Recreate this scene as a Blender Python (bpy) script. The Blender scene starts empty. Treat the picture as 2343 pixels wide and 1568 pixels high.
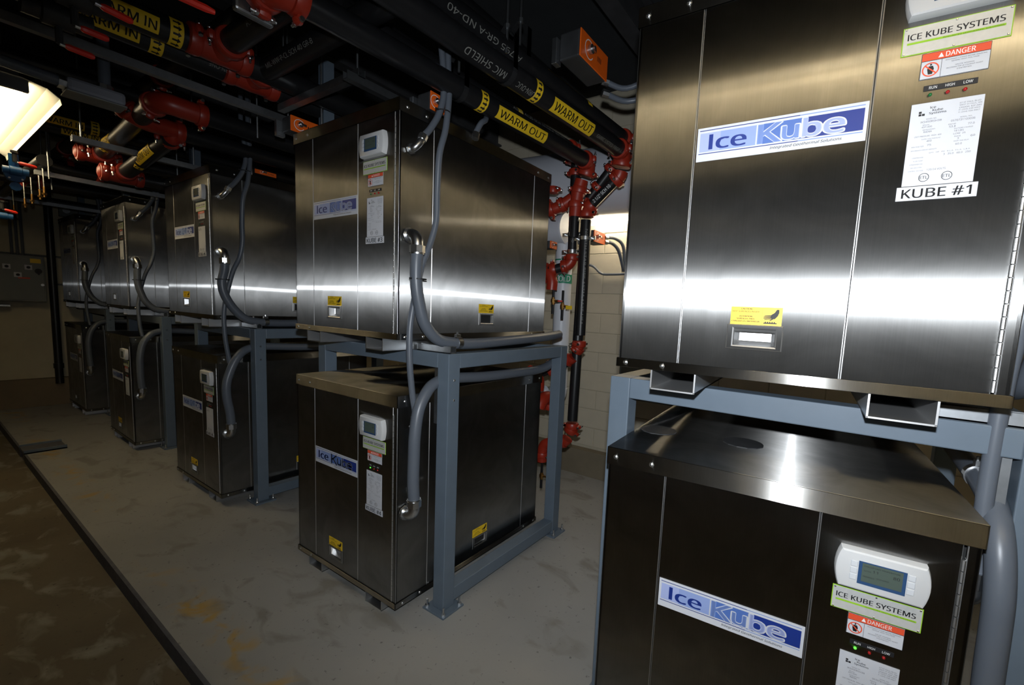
import bpy, bmesh, math, random
from mathutils import Vector, Matrix
random.seed(4)
R = math.radians
COL = bpy.context.scene.collection
scene = bpy.context.scene
# ------------------------------------------------------------------ camera, world, light, exposure
def look_matrix(yaw, pitch, roll):
    y, p, r = R(yaw), R(pitch), R(roll)
    f = Vector((-math.sin(y)*math.cos(p), math.cos(y)*math.cos(p), math.sin(p)))
    rt = Vector((math.cos(y), math.sin(y), 0)); up = rt.cross(f)
    ri = rt*math.cos(r)+up*math.sin(r); u = -rt*math.sin(r)+up*math.cos(r)
    return Matrix((ri, u, -f)).transposed()
CAM = Vector((2.8863, -1.4457, 1.7943))
cd = bpy.data.cameras.new('camera'); cam = bpy.data.objects.new('camera', cd); COL.objects.link(cam)
cd.sensor_width = 36; cd.lens = 1005.43/2343*36
cd.shift_x = -75.13/2343; cd.shift_y = 37.26/2343; cd.clip_start = 0.02
cam.matrix_world = Matrix.Translation(CAM) @ look_matrix(33.8293, -6.077, 2.7016).to_4x4()
scene.camera = cam
scene.view_settings.view_transform = 'Standard'; scene.view_settings.look = 'None'
scene.view_settings.exposure = 0.0; scene.view_settings.gamma = 1.0
scene.view_settings.use_curve_mapping = False
w = bpy.data.worlds.new('world'); scene.world = w; w.use_nodes = True
w.node_tree.nodes['Background'].inputs[0].default_value = (0.5, 0.6, 0.8, 1)
w.node_tree.nodes['Background'].inputs[1].default_value = 0.0
# on-camera flash
fl = bpy.data.lights.new('camera_flash', 'SPOT'); fl.energy = 170; fl.color = (0.88, 0.94, 1.0)
fl.shadow_soft_size = 0.022; fl.spot_size = R(124); fl.spot_blend = 0.85
flo = bpy.data.objects.new('camera_flash', fl); COL.objects.link(flo)
flo.matrix_world = Matrix.Translation(CAM + Vector((0.0, -0.0, 0.16))) @ look_matrix(24, -9, 2.7).to_4x4() @ Matrix.Diagonal((1.3, 0.8, 1, 1))
TUBE = 24.0       # emission of the fluorescent tubes

# ------------------------------------------------------------------ materials
MT = {}
def nodes(name):
    m = bpy.data.materials.new(name); m.use_nodes = True; MT[name] = m
    nt = m.node_tree; return m, nt, nt.nodes['Principled BSDF']
def plain(name, col, rough=0.5, metal=0.0, noise=0.0, nscale=20, bump=0.0, spec=0.5, coat=0):
    m, nt, b = nodes(name)
    b.inputs['Base Color'].default_value = (*col, 1); b.inputs['Roughness'].default_value = rough
    b.inputs['Metallic'].default_value = metal; b.inputs['Specular IOR Level'].default_value = spec
    b.inputs['Coat Weight'].default_value = coat
    if noise or bump:
        tc = nt.nodes.new('ShaderNodeTexCoord'); n = nt.nodes.new('ShaderNodeTexNoise')
        n.inputs['Scale'].default_value = nscale; n.inputs['Detail'].default_value = 6
        nt.links.new(tc.outputs['Object'], n.inputs['Vector'])
        if noise:
            mx = nt.nodes.new('ShaderNodeMix'); mx.data_type = 'RGBA'
            mx.inputs[6].default_value = (*[c*(1-noise) for c in col], 1)
            mx.inputs[7].default_value = (*[min(1, c*(1+noise)) for c in col], 1)
            nt.links.new(n.outputs[0], mx.inputs[0]); nt.links.new(mx.outputs[2], b.inputs['Base Color'])
        if bump:
            bp = nt.nodes.new('ShaderNodeBump'); bp.inputs['Strength'].default_value = bump; bp.inputs['Distance'].default_value = .01
            nt.links.new(n.outputs[0], bp.inputs['Height']); nt.links.new(bp.outputs[0], b.inputs['Normal'])
    return m
def steel(name, top=False, col=(0.37, 0.365, 0.355), horiz=False):
    """brushed stainless sheet: grain runs vertically on walls of a cabinet, across on its lid"""
    m, nt, b = nodes(name); nt.nodes.remove(b); L = nt.links
    out = nt.nodes['Material Output']
    tc = nt.nodes.new('ShaderNodeTexCoord')
    if top:
        vt = nt.nodes.new('ShaderNodeVectorTransform'); vt.vector_type = 'VECTOR'; vt.convert_from = 'OBJECT'; vt.convert_to = 'WORLD'
        vt.inputs[0].default_value = (0, 1, 0); tan = vt.outputs[0]
    else:
        ge = nt.nodes.new('ShaderNodeNewGeometry'); cr = nt.nodes.new('ShaderNodeVectorMath'); cr.operation = 'CROSS_PRODUCT'
        cr.inputs[1].default_value = (0, 0, 1)
        ad = nt.nodes.new('ShaderNodeVectorMath'); ad.operation = 'ADD'; ad.inputs[1].default_value = (0.0003, 0.0003, 0)
        L.new(ge.outputs['True Normal'], cr.inputs[0]); L.new(cr.outputs[0], ad.inputs[0]); tan = ad.outputs[0]
        if horiz:
            cz = nt.nodes.new('ShaderNodeCombineXYZ'); cz.inputs[2].default_value = 1; tan = cz.outputs[0]
    # smudges and handling marks change gloss and tone a little
    n1 = nt.nodes.new('ShaderNodeTexNoise'); n1.inputs['Scale'].default_value = 5; n1.inputs['Detail'].default_value = 5; n1.inputs['Distortion'].default_value = 1.2
    L.new(tc.outputs['Object'], n1.inputs['Vector'])
    mp = nt.nodes.new('ShaderNodeMapping'); mp.inputs['Scale'].default_value = (320, 320, 3) if not top else (6, 320, 320)
    L.new(tc.outputs['Object'], mp.inputs['Vector'])
    n2 = nt.nodes.new('ShaderNodeTexNoise'); n2.inputs['Scale'].default_value = 1; n2.inputs['Detail'].default_value = 3
    L.new(mp.outputs[0], n2.inputs['Vector'])
    ra = nt.nodes.new('ShaderNodeMapRange'); ra.inputs[1].default_value = .3; ra.inputs[2].default_value = .75; ra.inputs[3].default_value = .80; ra.inputs[4].default_value = 1.12
    L.new(n1.outputs[0], ra.inputs[0])
    rb = nt.nodes.new('ShaderNodeMapRange'); rb.inputs[1].default_value = .3; rb.inputs[2].default_value = .7; rb.inputs[3].default_value = .955; rb.inputs[4].default_value = 1.035
    L.new(n2.outputs[0], rb.inputs[0])
    mu = nt.nodes.new('ShaderNodeMath'); mu.operation = 'MULTIPLY'; L.new(ra.outputs[0], mu.inputs[0]); L.new(rb.outputs[0], mu.inputs[1])
    vm = nt.nodes.new('ShaderNodeVectorMath'); vm.operation = 'SCALE'; vm.inputs[0].default_value = col
    L.new(mu.outputs[0], vm.inputs['Scale'])
    g = []
    for rough, ani in ((0.19, 0.955), (0.37, 0.80), (0.55, 0.35)) if not (top or horiz) else ((0.16, 0.93), (0.30, 0.80), (0.5, 0.5)):
        gl = nt.nodes.new('ShaderNodeBsdfAnisotropic'); gl.distribution = 'GGX'
        gl.inputs['Roughness'].default_value = rough; gl.inputs['Anisotropy'].default_value = -ani
        L.new(vm.outputs[0], gl.inputs['Color']); L.new(tan, gl.inputs['Tangent']); g.append(gl)
    m1 = nt.nodes.new('ShaderNodeMixShader'); m1.inputs[0].default_value = .70
    L.new(g[0].outputs[0], m1.inputs[1]); L.new(g[1].outputs[0], m1.inputs[2])
    m2 = nt.nodes.new('ShaderNodeMixShader'); m2.inputs[0].default_value = .045
    L.new(m1.outputs[0], m2.inputs[1]); L.new(g[2].outputs[0], m2.inputs[2])
    L.new(m2.outputs[0], out.inputs[0])
    return m
steel('steel'); steel('steel_lid', True, (0.36, 0.355, 0.345)); steel('steel_trim', False, (0.42, 0.41, 0.39), True)
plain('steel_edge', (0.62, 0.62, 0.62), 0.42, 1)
plain('steel_cup', (0.62, 0.62, 0.62), 0.36, 1)
plain('zinc', (0.62, 0.63, 0.64), 0.3, 1, .15, 60)
plain('galvanised', (0.42, 0.44, 0.46), 0.42, 1, .25, 30)
plain('dark_cavity', (0.01, 0.01, 0.01), 0.8)
plain('frame_paint', (0.12, 0.155, 0.195), 0.42, 0, .1, 14, .05)
plain('black_paint', (0.011, 0.011, 0.012), 0.36, 0, .3, 25)
plain('stencil', (0.22, 0.22, 0.2), 0.7)
plain('red_paint', (0.31, 0.024, 0.010), 0.38, 0, .15, 20)
plain('orange_paint', (0.85, 0.13, 0.008), 0.45, 0, .1, 20)
plain('red_vinyl', (0.75, 0.03, 0.015), 0.35)
plain('yellow_vinyl', (0.85, 0.56, 0.02), 0.5)
plain('ink', (0.008, 0.008, 0.01), 0.6)
plain('grey_ink', (0.10, 0.10, 0.12), 0.7)
plain('white_vinyl', (0.56, 0.575, 0.62), 0.55)
plain('white_ink', (0.8, 0.8, 0.8), 0.6)
plain('red_ink', (0.70, 0.08, 0.03), 0.5)
plain('green_paint', (0.28, 0.52, 0.02), 0.5)
plain('green_pvc', (0.02, 0.25, 0.14), 0.5)
plain('navy_ink', (0.010, 0.030, 0.21), 0.45)
plain('blue_ink', (0.075, 0.15, 0.43), 0.45)
plain('pale_blue', (0.34, 0.40, 0.66), 0.45)
plain('light_blue', (0.17, 0.26, 0.55), 0.45)
plain('mid_blue', (0.25, 0.33, 0.60), 0.45)
plain('keypad_plastic', (0.55, 0.555, 0.56), 0.38)
plain('keypad_button', (0.55, 0.57, 0.60), 0.5)
plain('screen_bezel', (0.03, 0.07, 0.16), 0.15)
plain('screen_glass', (0.075, 0.10, 0.085), 0.12)
plain('plate_metal', (0.55, 0.55, 0.53), 0.4, .2, .1, 80)
plain('white_pvc', (0.66, 0.68, 0.73), 0.4)
plain('white_jacket', (0.55, 0.57, 0.63), 0.6, 0, .06, 5)
plain('brass', (0.45, 0.25, 0.08), 0.35, 1)
plain('blue_paint', (0.012, 0.09, 0.26), 0.4)
plain('dark_steel', (0.035, 0.036, 0.038), 0.5, 0, .4, 12)
plain('panel_grey', (0.16, 0.17, 0.16), 0.5, 0, .1, 6)
plain('ceiling_paint', (0.030, 0.033, 0.036), 0.9, 0, .4, 3, .3)
plain('beam_paint', (0.045, 0.045, 0.048), 0.7, 0, .5, 9)
plain('reflector', (0.86, 0.85, 0.76), 0.45)
plain('box_paint', (0.24, 0.25, 0.29), 0.5)
plain('block_paint', (0.56, 0.50, 0.385), 0.75, 0, .07, 9, .25)
plain('mortar', (0.50, 0.45, 0.34), 0.9, 0, .1, 30, .3)
plain('wall_paint', (0.50, 0.45, 0.32), 0.8, 0, .16, 5, .4)
plain('unseen_wall_dimmed', (0.16, 0.15, 0.12), 0.8, 0, .16, 5, .4)  # for walls out of view, darkened so the steel mirrors less warm glow
plain('curb_concrete', (0.20, 0.155, 0.095), 0.85, 0, .25, 4, .3)
plain('back_curb', (0.20, 0.165, 0.11), 0.85, 0, .2, 6, .3)
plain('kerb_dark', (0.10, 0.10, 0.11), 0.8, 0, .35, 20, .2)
plain('rubber', (0.012, 0.012, 0.013), 0.6)
def emis(name, col, s):
    m, nt, b = nodes(name)
    b.inputs['Base Color'].default_value = (*col, 1)
    b.inputs['Emission Color'].default_value = (*col, 1); b.inputs['Emission Strength'].default_value = s
emis('tube_glow', (1, 0.86, 0.62), TUBE); emis('tube_hot', (1, 0.82, 0.52), 14.0); emis('tube_warm', (1, 0.82, 0.52), 12.0); emis('led_green', (0.15, 0.9, 0.08), 0.5)
plain('led_red', (0.35, 0.01, 0.01), 0.2); plain('led_dark_green', (0.01, 0.12, 0.03), 0.2)
# liquidtight conduit: grey jacket with the faint ribs of the coil beneath
m, nt, b = nodes('conduit_grey')
b.inputs['Base Color'].default_value = (0.105, 0.12, 0.145, 1); b.inputs['Roughness'].default_value = .38
uv = nt.nodes.new('ShaderNodeUVMap'); uv.uv_map = 'UVMap'
wv = nt.nodes.new('ShaderNodeTexWave'); wv.bands_direction = 'Y'; wv.inputs['Scale'].default_value = 32
bp = nt.nodes.new('ShaderNodeBump'); bp.inputs['Strength'].default_value = .22; bp.inputs['Distance'].default_value = .002
nt.links.new(uv.outputs[0], wv.inputs[0]); nt.links.new(wv.outputs[1], bp.inputs['Height']); nt.links.new(bp.outputs[0], b.inputs['Normal'])
# floors: worn concrete
def floor_mat(name, c1, c2, c3, thr, stain=None):
    m, nt, b = nodes(name); L = nt.links
    tc = nt.nodes.new('ShaderNodeTexCoord')
    def noise(s, d=7, dist=0, stretch=None):
        n = nt.nodes.new('ShaderNodeTexNoise'); n.inputs['Scale'].default_value = s; n.inputs['Detail'].default_value = d; n.inputs['Distortion'].default_value = dist
        if stretch:
            mp = nt.nodes.new('ShaderNodeMapping'); mp.inputs['Scale'].default_value = stretch
            L.new(tc.outputs['Object'], mp.inputs[0]); L.new(mp.outputs[0], n.inputs[0])
        else: L.new(tc.outputs['Object'], n.inputs[0])
        return n
    def ramp(src, a, bb):
        r = nt.nodes.new('ShaderNodeMapRange'); r.inputs[1].default_value = a; r.inputs[2].default_value = bb; L.new(src, r.inputs[0]); return r.outputs[0]
    def mix(f, a, bcol):
        x = nt.nodes.new('ShaderNodeMix'); x.data_type = 'RGBA'; L.new(f, x.inputs[0])
        for i, v in ((6, a), (7, bcol)):
            if isinstance(v, tuple): x.inputs[i].default_value = (*v, 1)
            else: L.new(v, x.inputs[i])
        return x.outputs[2]
    col = mix(ramp(noise(1.3).outputs[0], .35, .65), c1, c2)
    col = mix(ramp(noise(3.5, 9, .6, (1, 1.7, 1)).outputs[0], thr, thr+.12), col, c3)
    col = mix(ramp(noise(40, 3).outputs[0], .66, .74), col, tuple(c*.55 for c in c1))
    if stain:   # remains of a yellow painted line along the edge of the pad
        sx = nt.nodes.new('ShaderNodeSeparateXYZ'); L.new(tc.outputs['Object'], sx.inputs[0])
        d = nt.nodes.new('ShaderNodeMath'); d.operation = 'SUBTRACT'; d.inputs[1].default_value = -.60; L.new(sx.outputs[1], d.inputs[0])
        a = nt.nodes.new('ShaderNodeMath'); a.operation = 'ABSOLUTE'; L.new(d.outputs[0], a.inputs[0])
        band = nt.nodes.new('ShaderNodeMapRange'); band.inputs[1].default_value = .12; band.inputs[2].default_value = .03; L.new(a.outputs[0], band.inputs[0])
        mu = nt.nodes.new('ShaderNodeMath'); mu.operation = 'MULTIPLY'; L.new(band.outputs[0], mu.inputs[0]); L.new(ramp(noise(6, 10, .8).outputs[0], .50, .62), mu.inputs[1])
        mu2 = nt.nodes.new('ShaderNodeMath'); mu2.operation = 'MULTIPLY'; L.new(mu.outputs[0], mu2.inputs[0]); L.new(ramp(noise(1.1, 2).outputs[0], .42, .6), mu2.inputs[1])
        mu3 = nt.nodes.new('ShaderNodeMath'); mu3.operation = 'MULTIPLY'; L.new(mu2.outputs[0], mu3.inputs[0]); mu3.inputs[1].default_value = .8
        col = mix(mu3.outputs[0], col, stain)
    L.new(col, b.inputs['Base Color'])
    b.inputs['Roughness'].default_value = .55; b.inputs['Specular IOR Level'].default_value = .35
    bp = nt.nodes.new('ShaderNodeBump'); bp.inputs['Strength'].default_value = .15; bp.inputs['Distance'].default_value = .01
    L.new(noise(14, 8).outputs[0], bp.inputs['Height']); L.new(bp.outputs[0], b.inputs['Normal'])
floor_mat('pad_concrete', (0.30, 0.295, 0.28), (0.345, 0.34, 0.32), (0.24, 0.23, 0.205), .56, (0.46, 0.28, 0.04))
floor_mat('aisle_concrete', (0.115, 0.088, 0.055), (0.165, 0.135, 0.09), (0.26, 0.25, 0.21), .54)

# ------------------------------------------------------------------ mesh helpers
CACHE = {}
def mesh_from(bm, name, mat, smooth=False):
    me = bpy.data.meshes.new(name); bm.to_mesh(me); bm.free()
    me.materials.append(MT[mat])
    if mat == 'steel':      # folded edges are unbrushed and lighter, a flash glint put into their colour
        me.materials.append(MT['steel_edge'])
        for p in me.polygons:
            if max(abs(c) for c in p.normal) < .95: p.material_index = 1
    if smooth:
        for p in me.polygons: p.use_smooth = True
        try: me.set_sharp_from_angle(angle=R(35))
        except Exception: pass
    return me
def link(name, me, parent=None, loc=(0, 0, 0), rot=(0, 0, 0), **k):
    o = bpy.data.objects.new(name, me); COL.objects.link(o)
    o.parent = parent; o.location = loc; o.rotation_euler = rot
    for a, v in k.items(): o[a] = v
    return o
def thing(name, label, cat, loc=(0, 0, 0), rz=0, group=None):
    o = bpy.data.objects.new(name, None); COL.objects.link(o); o.empty_display_size = .05
    o.location = loc; o.rotation_euler = (0, 0, rz); o['label'] = label; o['category'] = cat
    if group: o['group'] = group
    return o
def box(bm, x0, x1, y0, y1, z0, z1, ch=0):
    ret = bmesh.ops.create_cube(bm, size=1)
    vs = ret['verts']
    for v in vs:
        v.co = Vector(((x0+x1)/2+v.co.x*(x1-x0), (y0+y1)/2+v.co.y*(y1-y0), (z0+z1)/2+v.co.z*(z1-z0)))
    if ch:
        es = list({e for v in vs for e in v.link_edges})
        bmesh.ops.bevel(bm, geom=es, offset=ch, segments=1 if ch < .004 else 2, affect='EDGES', profile=.5)
def B(name, mat, parent, x0, x1, y0, y1, z0, z1, ch=0, **k):
    key = ('b', name, mat, x0, x1, y0, y1, z0, z1, ch)
    if key not in CACHE:
        bm = bmesh.new(); box(bm, x0, x1, y0, y1, z0, z1, ch); CACHE[key] = mesh_from(bm, name, mat)
    return link(name, CACHE[key], parent, **k)
def frames(pts):
    T = []
    n = len(pts)
    for i in range(n):
        T.append((pts[min(i+1, n-1)]-pts[max(i-1, 0)]).normalized())
    N = T[0].orthogonal().normalized(); out = []
    for i in range(n):
        if i: N = (T[i-1].rotation_difference(T[i]) @ N)
        N = (N - T[i]*N.dot(T[i])).normalized(); out.append((T[i], N, T[i].cross(N)))
    return out
def sweep(bm, pts, r, seg=16, cap=True):
    pts = [Vector(p) for p in pts]
    rr = r if isinstance(r, (list, tuple)) else [r]*len(pts)
    uvl = bm.loops.layers.uv.verify()
    rings = []; d = 0; ds = []
    for i, (T, N, Bn) in enumerate(frames(pts)):
        if i: d += (pts[i]-pts[i-1]).length
        ds.append(d)
        rings.append([bm.verts.new(pts[i]+(N*math.cos(a)+Bn*math.sin(a))*rr[i]) for a in (2*math.pi*j/seg for j in range(seg))])
    for i in range(len(rings)-1):
        for j in range(seg):
            f = bm.faces.new((rings[i][j], rings[i][(j+1) % seg], rings[i+1][(j+1) % seg], rings[i+1][j]))
            for lp, (a, c) in zip(f.loops, ((j, i), (j+1, i), (j+1, i+1), (j, i+1))): lp[uvl].uv = (a/seg, ds[c])
    if cap:
        bm.faces.new(rings[0][::-1]); bm.faces.new(rings[-1])
def smooth_path(pts, n=8):
    P = [Vector(p) for p in pts]; P = [P[0]*2-P[1]]+P+[P[-1]*2-P[-2]]; out = []
    for i in range(1, len(P)-2):
        for k in range(n):
            t = k/n; a, b2, c, d = P[i-1], P[i], P[i+1], P[i+2]
            out.append(.5*((2*b2)+(c-a)*t+(2*a-5*b2+4*c-d)*t*t+(-a+3*b2-3*c+d)*t**3))
    out.append(P[-2]); return out
def tube(name, mat, parent, pts, r, seg=16, smooth=0, **k):
    bm = bmesh.new(); sweep(bm, smooth_path(pts, smooth) if smooth else pts, r, seg)
    return link(name, mesh_from(bm, name, mat, True), parent, **k)
def rod(bm, a, b, r, seg=8): sweep(bm, [a, b], r, seg)
def multi(name, mat, parent, fn, smooth=False, key=None, **k):
    if key and key in CACHE: me = CACHE[key]
    else:
        bm = bmesh.new(); fn(bm); me = mesh_from(bm, name, mat, smooth)
        if key: CACHE[key] = me
    return link(name, me, parent, **k)
# lettering ---------------------------------------------------------
try:    # the sans face that ships inside Blender; its built-in face if that is missing
    import os
    FONT = bpy.data.fonts.load(os.path.join(bpy.utils.system_resource('DATAFILES'), 'fonts', 'NotoSansMath-Regular.woff2'))
except Exception:
    FONT = None
def glyphs(s, bold=0.0, shear=0.0):
    key = ('t', s, bold, shear)
    if key not in CACHE:
        cu = bpy.data.curves.new('tmp', 'FONT'); cu.body = s.replace('I', 'l') if FONT else s     # a plain bar for the capital I
        if FONT: cu.font = FONT
        cu.offset = bold; cu.shear = shear; cu.resolution_u = 2
        o = bpy.data.objects.new('tmp', cu); COL.objects.link(o)
        dg = bpy.context.evaluated_depsgraph_get(); me = bpy.data.meshes.new_from_object(o.evaluated_get(dg))
        V = [tuple(v.co[:2]) for v in me.vertices]; Fc = [tuple(p.vertices) for p in me.polygons]
        bpy.data.objects.remove(o); bpy.data.curves.remove(cu); bpy.data.meshes.remove(me)
        x0 = min(v[0] for v in V); x1 = max(v[0] for v in V); y0 = min(v[1] for v in V); y1 = max(v[1] for v in V)
        CACHE[key] = ([((x-x0)/(x1-x0), (y-y0)/(y1-y0)) for x, y in V], Fc)
    return CACHE[key]
def put_text(bm, s, x0, z0, w_, h, y=-.0006, bold=0.0, shear=0.0, ring=0):
    """lettering in the plane y; bold strokes are made by repeating the outline a hair to each side"""
    V, Fc = glyphs(s, 0.0, shear)
    if ring: sh = [(ring*math.cos(R(45*k)), ring*math.sin(R(45*k))) for k in range(8)]
    elif bold and h > .0035: sh = [(-bold*h, 0), (bold*h, 0), (0, 0)]
    else: sh = [(0, 0)]
    d = bold*h if (bold and not ring and h > .0035) else 0
    for dx, dz in sh:
        vs = [bm.verts.new((x0+d+dx+u*(w_-2*d), y, z0+dz+v*h)) for u, v in V]
        for f in Fc:
            try: bm.faces.new([vs[i] for i in f])
            except ValueError: pass
def quad(bm, x0, x1, z0, z1, y):
    bm.faces.new([bm.verts.new(p) for p in ((x0, y, z0), (x1, y, z0), (x1, y, z1), (x0, y, z1))])
def face_front(bm):
    for f in bm.faces:
        f.normal_update()
        if f.normal.y > 0: f.normal_flip()

# ------------------------------------------------------------------ the chiller cabinets
W, D, H, HL = 1.0, 1.3313, 1.1858, 0.0633
ZB = H-HL
def panel(bm, x0, x1, z0, z1, hole=None, th=.012, ch=.0024):
    """folded sheet panel in the decal frame: face at y=0, body behind it, optional rectangular opening"""
    if not hole:
        box(bm, x0, x1, 0, th, z0, z1, ch); return
    a, b2, c, d = hole
    xs = (x0, x0+ch, a, b2, x1-ch, x1); zs = (z0, z0+ch, c, d, z1-ch, z1)
    g = [[bm.verts.new((x, (ch if i in (0, 5) or j in (0, 5) else 0), z)) for j, z in enumerate(zs)] for i, x in enumerate(xs)]
    for i in range(5):
        for j in range(5):
            if i == 2 and j == 2: continue
            bm.faces.new((g[i][j], g[i+1][j], g[i+1][j+1], g[i][j+1]))
    border = [e for e in bm.edges if e.is_boundary and (all(v.co.y > 0 for v in e.verts))]
    r = bmesh.ops.extrude_edge_only(bm, edges=border)
    for v in [v for v in r['geom'] if isinstance(v, bmesh.types.BMVert)]: v.co.y = th
def handle(parent, cx, cz, rz=0, loc=(0, 0, 0)):
    w_, h = .155, .076
    def fr(bm):
        xo, zo = w_/2, h/2; xi, zi = .058, .026
        def ring(x, z, y): return [bm.verts.new(p) for p in ((-x, y, -z), (x, y, -z), (x, y, z), (-x, y, z))]
        rs = [ring(xo, zo, 0), ring(xo, zo, -.004), ring(xo-.003, zo-.003, -.006), ring(xi+.004, zi+.004, -.006), ring(xi, zi, -.004), ring(xi-.002, zi-.002, .004)]
        for p, q in zip(rs, rs[1:]):
            for k in range(4): bm.faces.new((p[k], p[(k+1) % 4], q[(k+1) % 4], q[k]))
    def cup(bm):
        def ring(x, z0, z1, y): return [bm.verts.new(p) for p in ((-x, y, z0), (x, y, z0), (x, y, z1), (-x, y, z1))]
        rs = [ring(.057, -.025, .025, 0), ring(.054, -.023, .025, .010), ring(.048, -.016, .024, .028), ring(.045, -.012, .022, .032)]
        for p, q in zip(rs, rs[1:]):
            for k in range(4): bm.faces.new((p[k], p[(k+1) % 4], q[(k+1) % 4], q[k]))
        bm.faces.new(rs[-1])
    L = (loc[0], loc[1], loc[2])
    h_ = multi('recessed_handle', 'steel', parent, fr, key='hframe', loc=L, rot=(0, 0, rz))
    multi('cup', 'steel_cup', h_, cup, smooth=False, key='hcup')
def decal_plate(name, mat, parent, w_, h, loc, rz=0, th=.0012, r=0, key=None):
    return B(name, mat, parent, -w_/2, w_/2, -th, 0, -h/2, h/2, 0, loc=loc, rot=(0, 0, rz))
def txt(parent, name, mat, lines, key):
    def f(bm):
        for ln in lines: put_text(bm, *ln[:5], y=-.0020, bold=ln[5] if len(ln) > 5 else 0, shear=ln[6] if len(ln) > 6 else 0)
        face_front(bm)
    return multi(name, mat, parent, f, key=key)
def caution_label(parent, loc, rz=0):
    p = decal_plate('caution_label', 'yellow_vinyl', parent, .141, .055, loc, rz)
    txt(p, 'lettering', 'ink', [('CAUTION', -.042, .0195, .030, .0045, .06), ('HOT SURFACES INSIDE', -.0655, .0115, .075, .0045, .02),
        ('ATTENTION', -.046, -.003, .036, .0045, .06), ('SURFACES TRES', -.053, -.0105, .050, .0045, .06), ('CHAUDES A L\'INTERIEUR', -.0665, -.018, .078, .0045, .06)], 'caut')
    def hand(bm):   # hand over a hot surface
        def poly(p): bm.faces.new([bm.verts.new((x, -.002, z)) for x, z in p])
        poly([(.0615, .0215), (.0555, .0215), (.0500, .0120), (.0420, .0060), (.0400, -.0010), (.0440, -.0070), (.0520, -.0060), (.0590, .0030), (.0620, .0120)])
        for k, (x, z) in enumerate(((.0235, .0020), (.0215, -.0015), (.0215, -.0050), (.0240, -.0085))):
            a = .0055-k*.0032; poly([(.0430, a), (.0430, a-.0026), (x, z-.0010), (x, z+.0010)])
        poly([(.0440, -.0060), (.0480, -.0070), (.0400, -.0120), (.0375, -.0105)])
        quad(bm, .022, .058, -.021, -.018, -.002)
        for k in range(5): bm.faces.new([bm.verts.new(q) for q in ((.025+k*.006, -.002, -.018), (.030+k*.006, -.002, -.018), (.0275+k*.006, -.002, -.0135))])
        quad(bm, .0172, .0176, -.024, .024, -.002)
        bmesh.ops.triangulate(bm, faces=bm.faces[:]); face_front(bm)
    multi('hot_surface_symbol', 'ink', p, hand, key='hotsym')
def screw(parent, loc, rz=0):
    def f(bm):
        bmesh.ops.create_uvsphere(bm, u_segments=10, v_segments=6, radius=.0085)
        for v in bm.verts: v.co.y = min(v.co.y, 0)*.6
        box(bm, -.006, .006, -.0058, -.004, -.0008, .0008)
    multi('screw', 'zinc', parent, f, smooth=True, key='screw', loc=loc, rot=(0, 0, rz))
def keypad(parent, loc):
    w_, h = .188, .112
    def f(bm):
        n = 7; prof = []
        for k in range(n+1):
            t = -1+2*k/n; prof.append((w_/2+.011*(1-t*t), t*h/2))
        pl = [(x, z) for x, z in prof]+[(-x, z) for x, z in reversed(prof)]
        def ring(s, y): return [bm.verts.new((x*s if s < 1 else x, y, z*(s if s == 1 else 1-(1-s)*1.6))) for x, z in pl]
        rs = [ring(1, 0), ring(1, -.018), ring(.975, -.026), ring(.93, -.029)]
        for p, q in zip(rs, rs[1:]):
            for k in range(len(p)): bm.faces.new((p[k], q[k], q[(k+1) % len(p)], p[(k+1) % len(p)]))
        bm.faces.new(rs[-1]); bmesh.ops.recalc_face_normals(bm, faces=bm.faces)
    kp = multi('keypad', 'keypad_plastic', parent, f, smooth=True, key='keypad', loc=loc)
    B('bezel', 'screen_bezel', kp, -.052, .052, -.0305, -.028, -.033, .031)
    B('screen', 'screen_glass', kp, -.044, .044, -.0315, -.030, -.024, .028)
    def scr(bm):
        put_text(bm, '11', -.020, .007, .011, .007, -.0319); put_text(bm, '80', .024, .004, .014, .008, -.0319)
        put_text(bm, 'CHILLER UNIT TEMPERATURE', -.040, .019, .078, .004, -.0319)
        put_text(bm, 'SUCTION', -.040, .006, .016, .004, -.0319); put_text(bm, 'DISCHARGE', -.010, -.008, .026, .004, -.0319); put_text(bm, 'DEGREES', -.040, -.010, .024, .004, -.0319)
        face_front(bm)
    multi('screen_text', 'ink', kp, scr, key='scr')
    for sx in (-1, 1):
        for k in range(3):
            B('button', 'keypad_button', kp, sx*.062-.008, sx*.062+.008, -.031, -.028, -.026+k*.019, -.010+k*.019, .001)
def knob_elbow(parent, loc, big=True, down=True):
    """90 degree conduit connector standing out of the side wall (+X) and turning along z"""
    s = 1.0 if big else .62
    def f(bm):
        rod(bm, (0, 0, 0), (.016*s, 0, 0), .040*s, 8)
        pts = [(.016*s, 0, 0), (.03*s, 0, 0)]+[(.03*s+.045*s*math.sin(a), 0, -.045*s*(1-math.cos(a))) for a in (R(15*k) for k in range(1, 7))]+[(.075*s, 0, -.058*s)]
        sweep(bm, pts, .030*s, 14); rod(bm, (.075*s, 0, -.055*s), (.075*s, 0, -.09*s), .039*s, 8); rod(bm, (.075*s, 0, -.09*s), (.075*s, 0, -.098*s), .036*s, 14)
        if not down:
            for v in bm.verts: v.co.z *= -1
            bmesh.ops.reverse_faces(bm, faces=bm.faces)
    return multi('elbow_connector', 'zinc', parent, f, smooth=True, key=('elb', big, down), loc=loc)
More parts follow.
